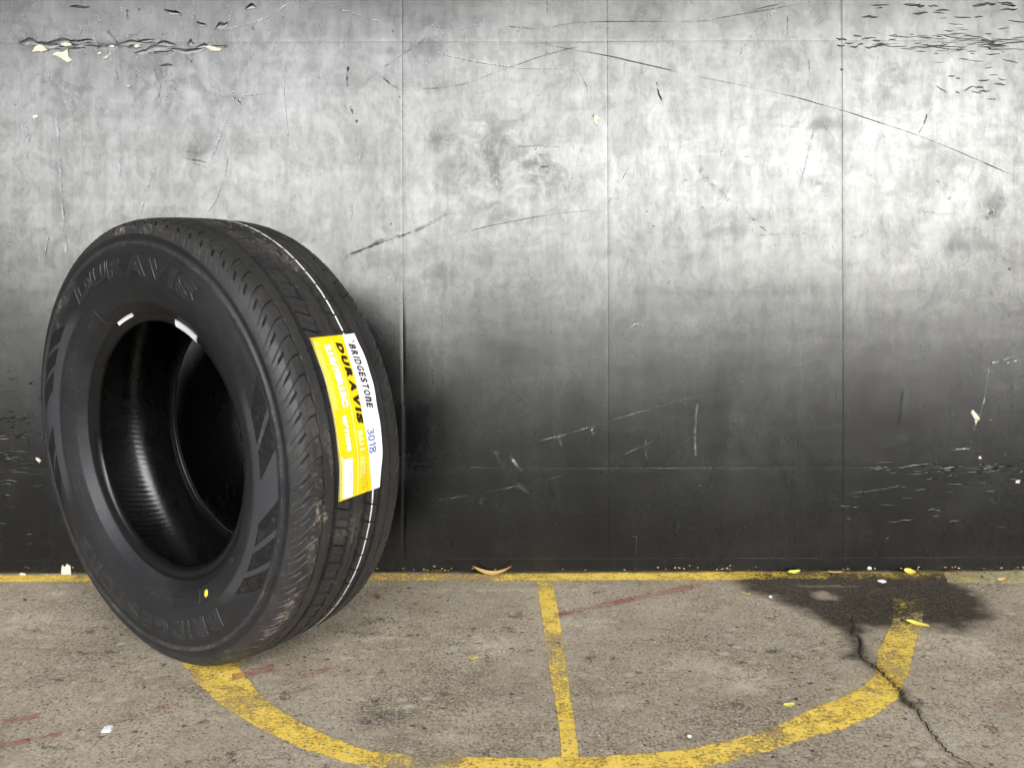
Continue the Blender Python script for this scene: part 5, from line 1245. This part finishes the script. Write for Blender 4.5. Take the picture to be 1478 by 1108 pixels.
def pebble(name, px, py, sx, sy, sz, mat, label, category, seed=1, boxy=0.0, turn=0.0):
    """crumpled scrap or stone chip: a rounded lump broken up with noise"""
    bm = bmesh.new(); bmesh.ops.create_icosphere(bm, subdivisions=3, radius=1.0)
    rg = random.Random(seed); off = Vector((rg.uniform(-9, 9), rg.uniform(-9, 9), rg.uniform(-9, 9)))
    from mathutils import noise
    for v in bm.verts:
        c = v.co.copy()
        if boxy:
            mx = max(abs(c.x), abs(c.y), abs(c.z)); c = c.lerp(c / mx, boxy)
        c *= 1 + .28 * noise.noise(c * 1.7 + off) + .10 * noise.noise(c * 5 + off)
        v.co = Vector((c.x * sx, c.y * sy, c.z * sz))
    me = bpy.data.meshes.new(name); bm.to_mesh(me); bm.free()
    me.polygons.foreach_set('use_smooth', np.full(len(me.polygons), not boxy))
    x, y = on_floor(px, py)
    o = link(name, me, mat, None, label, category)
    o.matrix_world = Matrix.Translation((x, y, float(ground_z(x, y)) + sz * .75)) @ Matrix.Rotation(math.atan(SLOPE), 4, 'X') @ Matrix.Rotation(R(turn), 4, 'Z')
    return o
pebble('paper_scrap', 155, 1053, .0056, .0062, .0022, M['paper'], 'square white paper scrap on the concrete at the lower left', 'paper', 3, .85, 8)
pebble('paper_scrap', 1273, 839, .0080, .0070, .0018, M['paper'], 'crumpled white scrap on the dark stain below the wall', 'paper', 5, .1, -10)
pebble('stone_chip', 1112, 861, .0028, .0030, .0018, M['paper'], 'tiny white stone chip at the left rim of the dark stain', 'stone', 6)
pebble('stone_chip', 107, 985, .0030, .0022, .0013, M['leaf_o'], 'small tan stone chip on the concrete left of the tyre', 'stone', 8)
pebble('stone_chip', 36, 866, .0030, .0025, .0012, M['backing'], 'small black stone chip on the concrete at the far left', 'stone', 9)
pebble('stone_chip', 995, 1062, .0030, .0020, .0015, M['paper'], 'white stone chip just above the bottom of the half circle line', 'stone', 12)

def grit(n=420):
    """loose grit that gathers along the foot of the wall and in the stain"""
    rg = random.Random(33); V, F = [], []
    for i in range(n):
        if i % 3: x, y = rg.uniform(-1.15, 1.15), -.004 - abs(rg.gauss(0, .012))
        else: x, y = on_floor(rg.uniform(-60, 1540), rg.uniform(842, 1120))
        r = rg.uniform(.0004, .0012) * (1.25 if rg.random() < .08 else 1)
        z = float(ground_z(x, y)); o = len(V); a = rg.uniform(0, 6)
        for k in range(4): V.append((x + r * math.cos(a + k * 1.57) * rg.uniform(.7, 1.3), y + r * math.sin(a + k * 1.57) * rg.uniform(.7, 1.3), z + r * rg.uniform(.1, .4)))
        V.append((x, y, z + r * rg.uniform(.7, 1.1)))
        F += [(o, o + 1, o + 4), (o + 1, o + 2, o + 4), (o + 2, o + 3, o + 4), (o + 3, o, o + 4)]
    return mesh_np('grit', V, faces=F, smooth=False)
link('grit', grit(), mat_simple('mixed_grit', (0.20, 0.16, 0.12), 0.85, 0.2, 0.9, 90), ground, kind='stuff')
